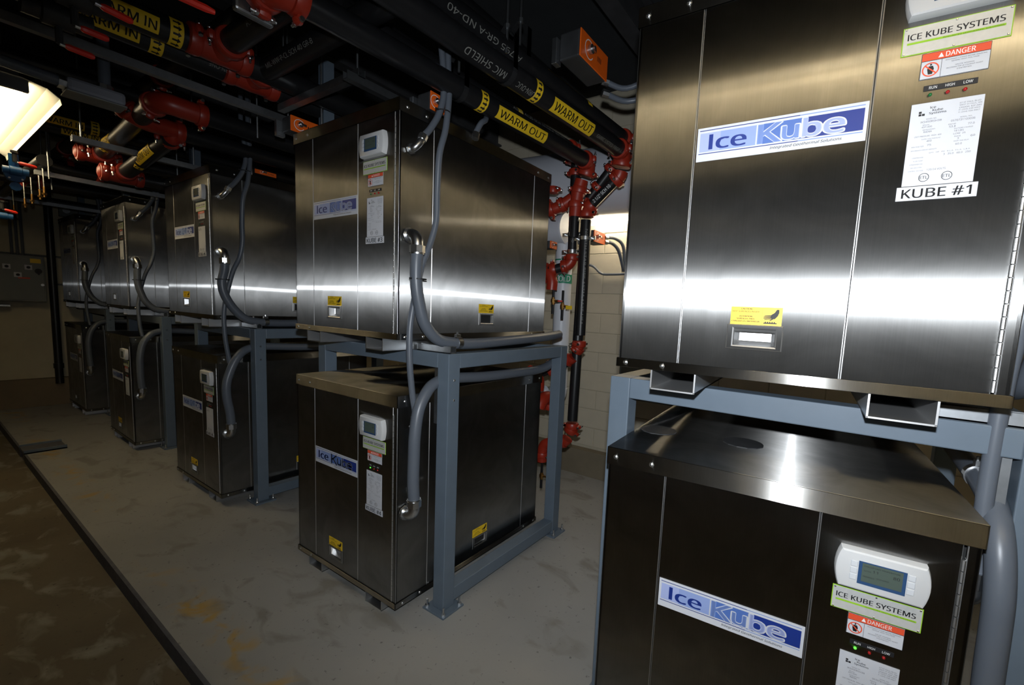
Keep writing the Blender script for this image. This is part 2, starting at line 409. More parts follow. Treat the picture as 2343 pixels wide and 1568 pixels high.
def cabinet(no, label, X, Y, Z, rot, dz=0, caution=True, number=True, green=False, detail=True):
    a = R(rot); cx = X+.5-.5*math.cos(a); cy = Y-.5*math.sin(a)
    c = thing('chiller_cabinet', label, 'chiller', (cx, cy, Z), a, 'stainless chiller cabinets in two tiers')
    def core(bm): box(bm, .012, W-.012, .045, D-.012, .02, H-.01)
    multi('inner_frame', 'dark_cavity', c, core, key='core')
    hf = (.374, .486, .1, .145)
    ch_ = (.374, .486, .098, .148)
    multi('corner_panel', 'steel', c, lambda bm: panel(bm, 0, .2062, .028, ZB+.004), key='p1')
    multi('front_panel', 'steel', c, lambda bm: panel(bm, .2084, .6558, .028, ZB+.004, (.374, .486, .098, .148)), key='p2')
    dr = multi('door', 'steel', c, lambda bm: panel(bm, .6582, .9655, .028, ZB+.004), key='p3')
    multi('corner_panel', 'steel', c, lambda bm: panel(bm, .9730, 1.0, .028, ZB+.004), key='p4')
    def hinge(bm):
        n = 34; z0 = .034; dz_ = (ZB-.04-z0)/n
        for k in range(n): rod(bm, (.9693, -.001, z0+k*dz_+.0012), (.9693, -.001, z0+(k+1)*dz_-.0012), .0042, 8)
    multi('hinge', 'steel_edge', c, hinge, smooth=True, key='hinge')
    rz = R(90)
    multi('side_panel', 'steel', c, lambda bm: panel(bm, .0, .2165, .028, ZB+.004), key='s1', loc=(W, 0, 0), rot=(0, 0, rz))
    multi('side_panel', 'steel', c, lambda bm: panel(bm, .2187, 1.1318, .028, ZB+.004, (.622, .734, .091, .141)), key='s2', loc=(W, 0, 0), rot=(0, 0, rz))
    multi('side_panel', 'steel', c, lambda bm: panel(bm, 1.1340, D, .028, ZB+.004), key='s3', loc=(W, 0, 0), rot=(0, 0, rz))
    multi('side_panel', 'steel', c, lambda bm: panel(bm, -D, 0, .028, ZB+.004), key='s4', loc=(0, 0, 0), rot=(0, 0, -rz))
    multi('rear_panel', 'steel', c, lambda bm: panel(bm, -W, 0, .028, ZB+.004), key='s5', loc=(0, D, 0), rot=(0, 0, R(180)))
    # lid: folded tray, skirt in vertical grain, flat top brushed across
    def skirt(bm):
        o = .005
        for bx in ((-o, W+o, -o, -.0015), (-o, W+o, D+.0015, D+o), (-o, -.0015, -o, D+o), (W+.0015, W+o, -o, D+o)):
            box(bm, *bx, ZB, H-.002)
    lid = multi('lid', 'steel_trim', c, skirt, key='skirt')
    multi('lid_top', 'steel_lid', lid, lambda bm: box(bm, -.0055, W+.0055, -.0055, D+.0055, H-.004, H, .0015), key='lidtop')
    def flange(bm):
        o = .006
        for bx in ((-o, W+o, -o, 0), (-o, W+o, D, D+o), (-o, 0, -o, D+o), (W, W+o, -o, D+o)):
            box(bm, *bx, 0, .031, .001)
        box(bm, 0, W, 0, D, 0, .004)
    multi('base_flange', 'steel_trim', c, flange, key='flange')
    for x in (.028, .158): screw(c, (x, -.005, ZB+.030)); screw(c, (x, -.006, .016))
    for y in (.045, .165, 1.17, 1.30): screw(c, (W+.005, y, ZB+.030), rz); screw(c, (W+.006, y, .014), rz)
    for x0 in (.119, .727):
        def fork(bm, x0=x0):
            t = .005; w_ = .150; y0, y1 = .002, D-.002
            box(bm, x0, x0+w_, y0, y1, -.068, -.068+t); box(bm, x0, x0+t, y0, y1, -.068, -.0005); box(bm, x0+w_-t, x0+w_, y0, y1, -.068, -.0005)
        multi('fork_channel', 'steel_edge', c, fork, key=('fork', x0))
    handle(c, 0, 0, 0, (.430, -.0002, .1235+dz*.9)); handle(c, 0, 0, rz, (W+.0002, .678, .1165))
    if caution:
        caution_label(c, (.430, 0, .187+dz)); caution_label(c, (W, .674, .182), rz)
    # logo sign
    s = decal_plate('logo_sign', 'white_vinyl', c, .436, .1, (.4335, -.0004, .7115+dz))
    def fld(i, n):
        def f(bm): quad(bm, -.212+i*(.412/n)*1.0+.004, -.212+(i+1)*(.412/n)+.004+.0002, -.022, .034, -.0014)
        return f
    multi('colour_band', 'pale_blue', s, lambda bm: quad(bm, -.210, -.150, -.022, .034, -.0015), key='lb0')
    multi('colour_band', 'mid_blue', s, lambda bm: quad(bm, -.150, -.045, -.022, .034, -.0015), key='lb1')
    multi('colour_band', 'blue_ink', s, lambda bm: quad(bm, -.045, .072, -.022, .034, -.0015), key='lb2')
    multi('colour_band', 'navy_ink', s, lambda bm: quad(bm, .072, .210, -.022, .034, -.0015), key='lb3')
    def lines(bm):
        quad(bm, -.212, .060, .0405, .0428, -.0015); quad(bm, -.212, .060, -.0285, -.0262, -.0015)
    multi('stripe', 'navy_ink', s, lines, key='ln1')
    multi('stripe', 'light_blue', s, lambda bm: (quad(bm, .060, .210, .0405, .0428, -.0015), quad(bm, .060, .210, -.0285, -.0262, -.0015)), key='ln2')
    txt(s, 'lettering', 'navy_ink', [('Ice', -.183, -.017, .108, .045, .045)], 'ice')
    def hollow(bm, b_, y, which):
        for g_, x_, z_, w_, h_ in (('K', -.046, -.0215, .064, .0545), ('u', .018, -.0185, .043, .037), ('b', .069, -.0185, .046, .0505), ('e', .119, -.0190, .050, .0385)):
            if g_ in which: (put_text(bm, g_, x_-.0011, z_, w_, h_, y, 0, 0, b_), put_text(bm, g_, x_+.0011, z_, w_, h_, y, 0, 0, b_)) if b_ else put_text(bm, g_, x_, z_, w_, h_, y, .05)
        face_front(bm)
    multi('lettering', 'white_vinyl', s, lambda bm: hollow(bm, .0030, -.0020, 'Kube'), key='kube0', label='white outline of the lettering')
    multi('lettering', 'light_blue', s, lambda bm: hollow(bm, 0, -.0024, 'Ku'), key='kube1')
    multi('lettering', 'pale_blue', s, lambda bm: hollow(bm, 0, -.0024, 'be'), key='kube2')
    txt(s, 'tagline', 'ink', [('Integrated Geothermal Solutions', -.010, -.0425, .175, .0100, 0.01, .25)], 'tag')
    # door equipment
    keypad(c, (.8065, 0, .990+dz))
    n_ = decal_plate('nameplate', 'green_paint', c, .202, .0675, (.8060, -.0002, .8875+dz))
    B('plate_face', 'plate_metal', n_, -.099, .099, -.0022, -.001, -.0318, .0318)
    txt(n_, 'lettering', 'ink', [('ICE KUBE SYSTEMS', -.091, .002, .178, .0150, .03)], 'iks') .location.y = -.0006
    multi('underline', 'green_paint', n_, lambda bm: quad(bm, -.091, .089, -.0085, -.0035, -.0026), key='gl')
    txt(n_, 'tagline', 'ink', [('INTEGRATED GEOTHERMAL SOLUTIONS', -.022, -.0078, .108, .0030)], 'gtl').location.y = -.0009
    if detail:
        for x in (-.095, .0, .095):
            for z in (-.029, .029):
                B('rivet', 'zinc', n_, x-.0022, x+.0022, -.0040, -.002, z-.0022, z+.0022, .0008)
    d_ = decal_plate('danger_label', 'white_vinyl', c, .127, .061, (.8120, -.0003, .8205+dz))
    multi('danger_band', 'red_ink', d_, lambda bm: quad(bm, -.0625, .0625, .0125, .0300, -.0015), key='dband')
    def dfr(bm):
        for q in ((-.0635, .0635, -.0305, -.0296), (-.0635, .0635, .0296, .0305), (-.0635, -.0626, -.0305, .0305), (.0626, .0635, -.0305, .0305), (-.0635, .0635, .0113, .0125), (-.0245, -.0237, -.0305, .0113)): quad(bm, *q, -.0017)
        # person figure
        bm.faces.new([bm.verts.new((x-.0440, -.0017, z-.009)) for x, z in ((-.004, -.011), (-.0012, -.011), (0, -.002), (.0012, -.011), (.004, -.011), (.0035, .003), (.006, -.001), (.0065, .001), (.004, .008), (-.004, .008), (-.0065, .001), (-.006, -.001), (-.0035, .003))])
        bm.faces.new([bm.verts.new((-.0440+.0022*math.cos(t), -.0017, .0022+.0022*math.sin(t))) for t in (R(40*k) for k in range(9))])
        bmesh.ops.triangulate(bm, faces=bm.faces[:]); face_front(bm)
    multi('figure_symbol', 'ink', d_, dfr, key='dfr')
    def noway(bm):
        n = 28
        for k in range(n):
            a0, a1 = 2*math.pi*k/n, 2*math.pi*(k+1)/n
            bm.faces.new([bm.verts.new((-.044+r_*math.cos(t), -.0021, -.009+r_*math.sin(t))) for r_, t in ((.0165, a0), (.0165, a1), (.0138, a1), (.0138, a0))])
        bm.faces.new([bm.verts.new((-.044+x, -.0021, -.009+z)) for x, z in ((-.0115, .0085), (-.0095, .0105), (.0115, -.0085), (.0095, -.0105))]); face_front(bm)
    multi('prohibition_ring', 'red_ink', d_, noway, key='noway')
    txt(d_, 'lettering', 'white_ink', [('DANGER', -.018, .0155, .054, .0115, .015)], 'dng')
    multi('warning_triangle', 'white_ink', d_, lambda bm: bm.faces.new([bm.verts.new(p) for p in ((-.032, -.0019, .0160), (-.0215, -.0019, .0160), (-.0267, -.0019, .0265))]), key='wtri')
    txt(d_, 'small_print', 'ink', [('DISCONNECT POWER BEFORE SERVICING', -.0170, .0055, .074, .0026), ('SEVERE HIGH VOLTAGE', -.006, .0008, .050, .0026),
        ('HAUTE TENSION', .002, -.0092, .034, .0026), ('DECONNECTER LE COURANT AVANT', -.014, -.0142, .066, .0026), ('D\'ENTRETIEN', .006, -.0192, .026, .0026)], 'dsp')
    i_ = decal_plate('indicator_strip', 'ink', c, .100, .0125, (.8100, -.0003, .7680+dz))
    txt(i_, 'lettering', 'white_ink', [('RUN', -.040, -.0035, .015, .0065), ('HIGH', -.009, -.0035, .017, .0065), ('LOW', .024, -.0035, .017, .0065)], 'rhl')
    for x, mt in ((-.036, 'led_green' if green else 'led_dark_green'), (-.003, 'led_red'), (.029, 'led_red')):
        multi('indicator_light', mt, i_, lambda bm: (bmesh.ops.create_uvsphere(bm, u_segments=10, v_segments=6, radius=.0042)), smooth=True, key='led'+mt, loc=(x, -.001, -.0165))
    p_ = decal_plate('data_plate', 'white_vinyl', c, .136, .200, (.8085, -.0003, .6330+dz))
    rows = [('Ice', -.031, .0845, .011, .0055, .02), ('Kube', -.026, .0775, .020, .0055, .02), ('Systems', -.032, .0695, .033, .0065, .02)]
    txt(p_, 'lettering', 'ink', rows, 'dp1')
    def sq(bm):
        for x, z in ((-.052, .0755), (-.052, .0695), (-.0455, .0695)): quad(bm, x, x+.0055, z, z+.005, -.0018)
    multi('emblem', 'ink', p_, sq, key='sq1')
    def sq2(bm):
        for x, z in ((-.0455, .082), (-.039, .082), (-.0455, .0755), (-.039, .0755), (-.039, .0695), (-.0325, .0755)): quad(bm, x, x+.0055, z, z+.005, -.0018)
    multi('emblem', 'keypad_button', p_, sq2, key='sq2')
    g = [('67 ST PAUL BLVD', .024, .0860, .038, .0034), ('WEST ST PAUL, MB', .024, .0805, .040, .0034), ('CANADA  R2P 2W5', .024, .0750, .040, .0034), ('P: (204) 338-9903', .024, .0695, .038, .0034), ('F: (204) 338-9867', .024, .0640, .038, .0034),
         ('MODEL NO.', -.036, .0590, .020, .0030), ('IKS450RSH3B', -.046, .0520, .040, .0046), ('BTU/H', -.041, .0450, .012, .0030), ('437,000', -.043, .0390, .020, .0046), ('REFRIGERANT', -.040, .0335, .024, .0028), ('R404A', -.038, .0275, .016, .0046),
         ('SERIAL NO.', .028, .0530, .022, .0028), ('0570731103036', .012, .0460, .044, .0046), ('KW/HP', .008, .0390, .014, .0030), ('53.8', .010, .0325, .012, .0046), ('77.0', .044, .0345, .012, .0046),
         ('FACTORY CHARGE', .020, .0275, .034, .0028), ('18 LBS', .020, .0215, .018, .0040), ('UNIT PRESSURE  HIGH  400', -.055, .0180, .052, .0036), ('LOW  25', .020, .0150, .022, .0036), ('SUPPLY VOLTAGE & HZ', -.040, .0110, .036, .0026), ('460', -.030, .0050, .010, .0044),
         ('PHASE', .022, .0090, .012, .0028), ('3', .028, .0030, .003, .0044), ('60', .052, .0060, .008, .0044), ('MAX FUSE SIZE', -.058, -.0060, .024, .0030), ('75', -.028, -.0050, .008, .0044), ('SHORT TIME DELAY', .022, -.0020, .028, .0026), ('60.0', .026, -.0100, .012, .0044),
         ('MIN BRANCH CIRCUIT AMPACITY', -.058, -.0150, .050, .0028), ('COMPRESSOR', -.054, -.0330, .022, .0028), ('3   35.0   48.0   250', .006, -.0310, .050, .0042), ('QTY   HP   PH   R.L.A   F.L.A   L.R.A', -.022, -.0240, .076, .0032), ('FLUID PUMP', -.051, -.0410, .019, .0028), ('CONDENSER FAN', -.058, -.0490, .026, .0028), ('AIR HDLR FAN', -.055, -.0570, .022, .0028),
         ('CONTROL VOLTAGE', -.059, -.0650, .030, .0028), ('120/24 VOLTS', -.022, -.0650, .036, .0044)]
    if detail: txt(p_, 'small_print', 'grey_ink', g, 'dp2')
    def etl(bm):
        for cx_ in (0,):
            n = 24
            for k in range(n):
                a0, a1 = 2*math.pi*k/n, 2*math.pi*(k+1)/n
                bm.faces.new([bm.verts.new((cx_+r_*math.cos(t), -.0018, -.081+r_*math.sin(t))) for r_, t in ((.0105, a0), (.0105, a1), (.0092, a1), (.0092, a0))])
            put_text(bm, 'ETL', cx_-.0080, -.0845, .016, .0070, -.0018, .01)
        face_front(bm)
    for q in (-.026, .018): multi('approval_mark', 'ink', p_, etl, key='etl', loc=(q, 0, 0))
    if number:
        k_ = decal_plate('number_label', 'white_vinyl', c, .155, .034, (.8090, -.0016, .5140+dz))
        txt(k_, 'lettering', 'ink', [('KUBE #%d' % no, -.067, -.0115, .134, .0225, .025)], ('kn', no))
    return c

ZL, ZU = .1379, 1.6152
stacks = [(1, 2, 2.2356, .0213, 2.8149, 2.2307, .0088, 3.5647), (3, 4, 0, 0, 0, .0112, -.005, .36), (5, 6, -2.2453, -.0134, 0, -2.2193, -.011, 0),
          (7, 8, -4.4757, 0, -.9, -4.3696, -.0379, -.78), (9, 10, -6.698, -.0065, 0, -6.5868, -.0276, 0)]
UP = {1: 'large bright stainless cabinet nearest the camera, upper tier, labelled number 1',
      3: 'stainless cabinet labelled number 3 on top of the second frame',
      5: 'stainless cabinet labelled number 5 on top of the third frame',
      7: 'stainless cabinet on top of the fourth frame, without yellow caution label',
      9: 'dark stainless cabinet on top of the farthest frame, against the end wall'}
LO = {2: 'dark stainless cabinet nearest the camera, on the floor below the brightest one, green light lit',
      4: 'dark stainless cabinet labelled number 4 on the floor inside the second frame',
      6: 'dark stainless cabinet on the floor inside the third frame, two wide white labels',
      8: 'dark stainless cabinet on the floor inside the fourth frame',
      10: 'unlit stainless cabinet on the floor in the farthest frame, beside the end wall'}
FLOOR = 0.07

# ------------------------------------------------------------------ the room
def struct(name, mat, x0, x1, y0, y1, z0, z1, **k):
    return B(name, mat, None, x0, x1, y0, y1, z0, z1, kind='structure', **k)
XW, YW, YF, XR, ZC = -6.86, 2.70, -3.3, 6.5, 4.0
struct('floor', 'pad_concrete', XW, XR, -.75, YW, -.1, FLOOR)
fl2 = struct('floor', 'aisle_concrete', XW, XR, YF, -.75, -.1, -.02)
fl2['label'] = 'lower brown stained aisle floor'
struct('pad_edge_shade_1', 'kerb_dark', XW, -4.3, -.768, -.75, -.02, FLOOR+.001)  # strips over the pad's edge face, its shadow put into the dark colour
struct('pad_edge_shade_2', 'kerb_dark', -4.0, XR, -.768, -.75, -.02, FLOOR+.001)
struct('ceiling', 'ceiling_paint', XW, XR, YF, YW, ZC, ZC+.1)
struct('wall_left', 'wall_paint', XW-.1, XW, YF, YW, -.1, ZC)
struct('wall_front', 'unseen_wall_dimmed', XW, XR, YF-.1, YF, -.1, ZC)
struct('wall_right', 'unseen_wall_dimmed', XR, XR+.1, YF, YW, -.1, ZC)
wb = struct('wall_back', 'mortar', XW, XR, YW, YW+.1, -.1, ZC)
struct('baseboard_left', 'curb_concrete', XW, XW+.12, YF, YW, .0, .475)
struct('baseboard_back', 'back_curb', XW+.12, XR, 2.6, YW, .0, .345)
# painted blocks, courses of 0.204; the ones in view singly, the others joined
bl = bmesh.new(); box(bl, .003, .405, -.008, 0, .003, .201, .003); blk = mesh_from(bl, 'block', 'block_paint')
cnt = 0; rest = bmesh.new()
for j in range(18):
    z0 = .372+j*.2045
    if z0+.2 > ZC: break
    for i in range(-17, 17):
        x0 = -.03+.408*i+(.204 if j % 2 else 0)
        if x0 < XW+.02 or x0+.41 > XR: continue
        if -1.0 < x0 < 3.0 and z0 < 3.3:
            link('block', blk, wb, loc=(x0, YW-.0002, z0)); cnt += 1
        else: box(rest, x0+.003, x0+.405, YW-.008, YW, z0+.003, z0+.201)
o = link('blocks', mesh_from(rest, 'blocks', 'block_paint'), wb); o['kind'] = 'stuff'
for i, x in enumerate((-5.2, -2.9, -.7, 1.5, 3.7, 5.6)):   # steel joists under the deck
    def joist(bm, x=x):
        box(bm, x-.06, x+.06, YF, YW, ZC-.02, ZC-.005); box(bm, x-.006, x+.006, YF, YW, ZC-.28, ZC-.02); box(bm, x-.06, x+.06, YF, YW, ZC-.30, ZC-.28)
    o = multi('ceiling_joist', 'beam_paint', None, joist); o['kind'] = 'structure'
# drain channel let into the pad edge
t = thing('drain_channel', 'short grey-blue steel channel set across the notch in the pad edge', 'drain', (-4.15, -.6, FLOOR))
multi('channel', 'frame_paint', t, lambda bm: (box(bm, -.15, .15, -.17, .14, .0005, .014), box(bm, -.15, -.135, -.17, .14, .0, .04), box(bm, .135, .15, -.17, .14, 0, .04)))
B('grating', 'kerb_dark', t, -.134, .134, -.168, .138, .015, .022)

# ------------------------------------------------------------------ support frames
ordn = {0: 'nearest', 1: 'second', 2: 'third', 3: 'fourth', 4: 'farthest'}
FT = ZU-.068     # top of frame
def post(parent, x0, y0, z1, w_=.085, h0=.012):
    B('post', 'frame_paint', parent, x0, x0+w_, y0, y0+w_, FLOOR+h0, z1, .004)
    pl = B('base_plate', 'galvanised' if False else 'frame_paint', parent, x0+w_/2-.085, x0+w_/2+.085, y0+w_/2-.08, y0+w_/2+.08, FLOOR, FLOOR+h0, .001)
    for sx in (-1, 1):
        for sy in (-1, 1):
            if sx*sy > 0 or sy < 0:
                def bolt(bm, sx=sx, sy=sy):
                    c = Vector((x0+w_/2+sx*.066, y0+w_/2+sy*.062, FLOOR+h0)); rod(bm, c, c+Vector((0, 0, .045)), .006); rod(bm, c, c+Vector((0, 0, .012)), .013, 6)
                multi('anchor_bolt', 'zinc', pl, bolt)
def frame(i, dx):
    lab = {0: 'blue-grey welded steel stand around the nearest pair of cabinets', 1: 'blue-grey welded steel stand around the cabinets numbered 3 and 4',
           2: 'blue-grey welded steel stand, third from the camera', 3: 'blue-grey welded steel stand, fourth from the camera', 4: 'blue-grey welded steel stand in front of the end wall'}[i]
    t = thing('steel_stand', lab, 'stand', (dx, 0, 0), 0, 'blue-grey steel stands of the upper cabinets')
    xl, xr, yf, yb = -.105, 1.09, .195, 1.325
    post(t, xl, yf, FT); post(t, xr, yf, FT); post(t, xl, yb, FT); post(t, xr, yb, FT)
    w_ = .085
    def rail(x0, x1, y0, y1, z0, z1): B('rail', 'frame_paint', t, x0, x1, y0, y1, z0, z1, .004)
    rail(xl+w_, xr, yf, yf+w_-.002, FT-.082, FT-.0005); rail(xl+w_, xr, yb, yb+w_-.002, FT-.082, FT-.0005)
    rail(xl, xl+w_-.002, yf+w_, yb, FT-.082, FT-.0005); rail(xr, xr+w_-.002, yf+w_, yb, FT-.082, FT-.0005)
    rail(xr, xr+w_-.002, yf+w_, yb, FLOOR+.035, FLOOR+.115); rail(xl, xl+w_-.002, yf+w_, yb, FLOOR+.035, FLOOR+.115)
    # tall hanger post standing on the left front corner
    if i: B('hanger_post', 'frame_paint', t, xl+.008, xl+.078, yf+.008, yf+.078, FT, 3.34, .003)
    # galvanised strut piece that holds the conduit clamp, and one down the corner post
    def strut(bm):
        box(bm, .895, 1.165, .215, .256, FT, FT+.004); box(bm, .895, 1.165, .215, .219, FT, FT+.038); box(bm, .895, 1.165, .252, .256, FT, FT+.038)
        box(bm, .895, 1.165, .219, .226, FT+.034, FT+.038); box(bm, .895, 1.165, .245, .252, FT+.034, FT+.038)
    multi('strut_channel', 'galvanised', t, strut)
    def strut2(bm):
        x = xr-.014; box(bm, x-.02, x+.0, yf+.02, yf+.062, FT-.40, FT-.085); box(bm, x-.03, x-.02, yf+.02, yf+.026, FT-.40, FT-.085)
    multi('strut_channel', 'galvanised', t, strut2)
    for z in (FT-.15, FT-.26):
        B('bolt_head', 'zinc', t, xr+w_, xr+w_+.006, yf+.034, yf+.046, z, z+.012, .002)
    return t

# ------------------------------------------------------------------ flexible conduits at each stack
def tie(parent, c, r, axis=(0, 0, 1)):
    def f(bm):
        n = 20; a = Vector(axis).normalized(); N = a.orthogonal().normalized(); M = a.cross(N)
        for k in range(n):
            t0, t1 = 2*math.pi*k/n, 2*math.pi*(k+1)/n
            q = []
            for rr, hh in ((r, -.003), (r, .003)): q.append((rr, hh))
            def P(t_, rr, hh): return Vector(c)+(N*math.cos(t_)+M*math.sin(t_))*rr+a*hh
            bm.faces.new([bm.verts.new(v) for v in (P(t0, r, -.003), P(t1, r, -.003), P(t1, r, .003), P(t0, r, .003))])
        box(bm, c[0]-.004, c[0]+.004, c[1]-r-.016, c[1]-r+.002, c[2]-.004, c[2]+.004)
    multi('cable_tie', 'rubber', parent, f)
def clampring(parent, c, r, ax='y'):
    """two-piece strut clamp around a conduit"""
    def f(bm):
        n = 18
        for k in range(n):
            t0, t1 = 2*math.pi*k/n, 2*math.pi*(k+1)/n
            def P(t_, rr, h): return Vector(c)+Vector((math.cos(t_)*rr, h, math.sin(t_)*rr))
            for h0, h1, r0, r1 in ((-.016, .016, r+.004, r+.004), (-.016, -.016, r, r+.004), (.016, .016, r+.004, r)):
                bm.faces.new([bm.verts.new(v) for v in (P(t0, r0, h0), P(t1, r0, h0), P(t1, r1, h1), P(t0, r1, h1))])
        rod(bm, Vector(c)+Vector((-.004, 0, r-.002)), Vector(c)+Vector((-.004, 0, r+.030)), .006); box(bm, c[0]-.012, c[0]+.008, c[1]-.016, c[1]+.016, c[2]+r, c[2]+r+.018)
    multi('clamp', 'zinc', parent, f)
def conduits_near():
    G = 'grey flexible conduits on the cabinets'
    t = thing('flexible_conduit', 'thick grey conduit bending down beside the nearest upper cabinet, at the right edge', 'conduit', group=G)
    knob_elbow(t, (3.242, .11, 2.15))
    tube('hose', 'conduit_grey', t, [(3.317, .11, 2.06), (3.33, .16, 1.98), (3.345, .24, 1.86), (3.35, .30, 1.75), (3.345, .38, 1.66), (3.34, .55, 1.62), (3.33, .9, 1.61), (3.33, 1.4, 1.63)], .036, 20, 6); clampring(t, (3.338, .62, 1.618), .036)
    t = thing('flexible_conduit', 'thick grey conduit arching beside the nearest lower cabinet, at the right edge', 'conduit', group=G)
    knob_elbow(t, (3.226, .115, .66), True, False)
    tube('hose', 'conduit_grey', t, [(3.300, .115, .755), (3.298, .13, .88), (3.296, .13, 1.02), (3.292, .13, 1.13), (3.286, .16, 1.24), (3.283, .24, 1.315), (3.280, .36, 1.345), (3.280, .48, 1.350), (3.29, .8, 1.345), (3.29, 1.4, 1.36)], .032, 20, 6); clampring(t, (3.280, .42, 1.349), .032)
    t = thing('flexible_conduit', 'thinner grey conduit hanging between the two nearest cabinets, at the right', 'conduit', group=G)
    tube('hose', 'conduit_grey', t, [(3.30, .3, 3.5), (3.31, .26, 2.6), (3.30, .20, 2.1), (3.270, .21, 1.80), (3.260, .21, 1.64), (3.257, .21, 1.48), (3.257, .21, 1.31), (3.260, .20, 1.18), (3.262, .19, 1.13)], .020, 16, 6)
    multi('elbow_connector', 'zinc', t, lambda bm: (rod(bm, (3.262, .19, 1.14), (3.262, .19, 1.095), .028, 8), sweep(bm, smooth_path([(3.262, .19, 1.10), (3.261, .19, 1.075), (3.252, .19, 1.062), (3.236, .19, 1.060)], 4), .022, 12)), True)
def conduits(i, dx, dxl, dyu, dyl):
    who = {0: 'nearest', 1: 'second', 2: 'third', 3: 'fourth', 4: 'farthest'}[i]
    where = {0: 'nearest upper cabinet', 1: 'second upper cabinet from the camera', 2: 'third upper cabinet from the camera', 3: 'fourth upper cabinet', 4: 'farthest upper cabinet'}[i]
    wherel = {0: 'nearest lower cabinet', 1: 'second lower cabinet', 2: 'third lower cabinet', 3: 'fourth lower cabinet', 4: 'farthest lower cabinet'}[i]
    wig = .012*math.sin(i*2.3)
    # thick supply conduit of the upper cabinet
    t = thing('flexible_conduit', 'thick grey conduit looping down the side of the %s' % where, 'conduit', (dx, dyu, 0), 0, 'grey flexible conduits on the cabinets')
    knob_elbow(t, (1.006, .052, ZU+.535))
    tube('hose', 'conduit_grey', t, [(1.081, .052, 2.06), (1.081, .047, 2.0), (1.082, .040+wig, 1.90), (1.084, .060+wig, 1.80), (1.088, .105, 1.70), (1.095, .18, 1.625), (1.10, .28, 1.600), (1.105, .45, 1.590), (1.11, .80, 1.600), (1.11, 1.20, 1.615), (1.10, 1.40, 1.630)], .031, 18, 6)
    tie(t, (1.084, .052+wig, 1.93), .040); clampring(t, (1.101, .33, 1.598), .031)
    # thick conduit of the lower cabinet
    t = thing('flexible_conduit', 'thick grey flexible conduit arching over to the side of the %s' % wherel, 'conduit', (dxl, dyl, 0), 0, 'grey flexible conduits on the cabinets')
    knob_elbow(t, (1.006, .052, ZL+.540), True, False)
    tube('hose', 'conduit_grey', t, [(1.081, .052, .765), (1.081, .045, .87), (1.081, .038+wig, 1.0), (1.081, .042+wig, 1.12), (1.078, .075, 1.25), (1.072, .13, 1.335), (1.060, .20, 1.378), (1.05, .32, 1.392), (1.045, .6, 1.375), (1.05, .9, 1.370), (1.055, 1.25, 1.376), (1.05, 1.5, 1.45)], .031, 18, 6)
    clampring(t, (1.058, .305, 1.391), .031)
    # thin control conduit to the top of the upper cabinet
    t = thing('flexible_conduit', 'thin grey conduit ending at the top of the %s' % where, 'conduit', (dx, dyu, 0), 0, 'grey flexible conduits on the cabinets')
    multi('elbow_connector', 'zinc', t, lambda bm: (rod(bm, (1.006, .062, 2.575), (1.018, .062, 2.575), .026, 8), sweep(bm, smooth_path([(1.014, .062, 2.575), (1.035, .066, 2.580), (1.050, .082, 2.604), (1.053, .096, 2.628)], 4), .018, 12), rod(bm, (1.0525, .092, 2.620), (1.0535, .104, 2.646), .0235, 8)), True)
    tube('hose', 'conduit_grey', t, [(1.053, .102, 2.64), (1.055, .15, 2.70), (1.058, .20, 2.79), (1.060, .225, 2.90), (1.060, .215, 3.03), (1.05, .20, 3.2), (1.02, .22, 3.5)], .0165, 14, 6)
    tie(t, (1.062, .222, 2.80), .036)
    # thin control conduit running on down to the lower cabinet
    t = thing('flexible_conduit', 'thin grey conduit snaking down past the %s' % where, 'conduit', (dx, dyu, 0), 0, 'grey flexible conduits on the cabinets')
    tube('hose', 'conduit_grey', t, [(1.03, .26, 3.5), (1.060, .245, 3.2), (1.066, .245, 3.03), (1.070, .252, 2.90), (1.074, .230, 2.72), (1.07, .195, 2.58), (1.050, .198+wig*.5, 2.40), (1.045, .200+wig*.5, 2.25), (1.032, .175, 2.12), (1.030, .125, 2.0), (1.030, .084, 1.84),
        (1.030, .055, 1.68), (1.032, .055, 1.50), (1.034, .072, 1.34), (1.036, .090, 1.24), (1.038, .092, 1.20)], .0165, 14, 6)
    multi('elbow_connector', 'zinc', t, lambda bm: (rod(bm, (1.038, .092, 1.205), (1.038, .092, 1.17), .0235, 8), sweep(bm, smooth_path([(1.038, .092, 1.18), (1.036, .092, 1.155), (1.026, .092, 1.145), (1.003, .092, 1.143)], 4), .018, 12)), True)

DXS = [2.222, 0, -2.235, -4.43, -6.65]
for i, s in enumerate(stacks):
    n1, n2, x1, y1, r1, x2, y2, r2 = s
    dzu = .009 if i == 0 else -.002; dzl = 0 if i == 0 else -.003
    cabinet(n1, UP[n1], x1, y1, ZU, r1, dzu, caution=(i < 3), number=(i < 3), detail=(i < 2))
    cabinet(n2, LO[n2], x2, y2, ZL, r2, dzl, caution=(i < 4), number=(i < 3), green=(i < 2), detail=(i < 2))
    frame(i, DXS[i])
    if i: conduits(i, x1, x2, y1, y2)
    else: conduits_near()
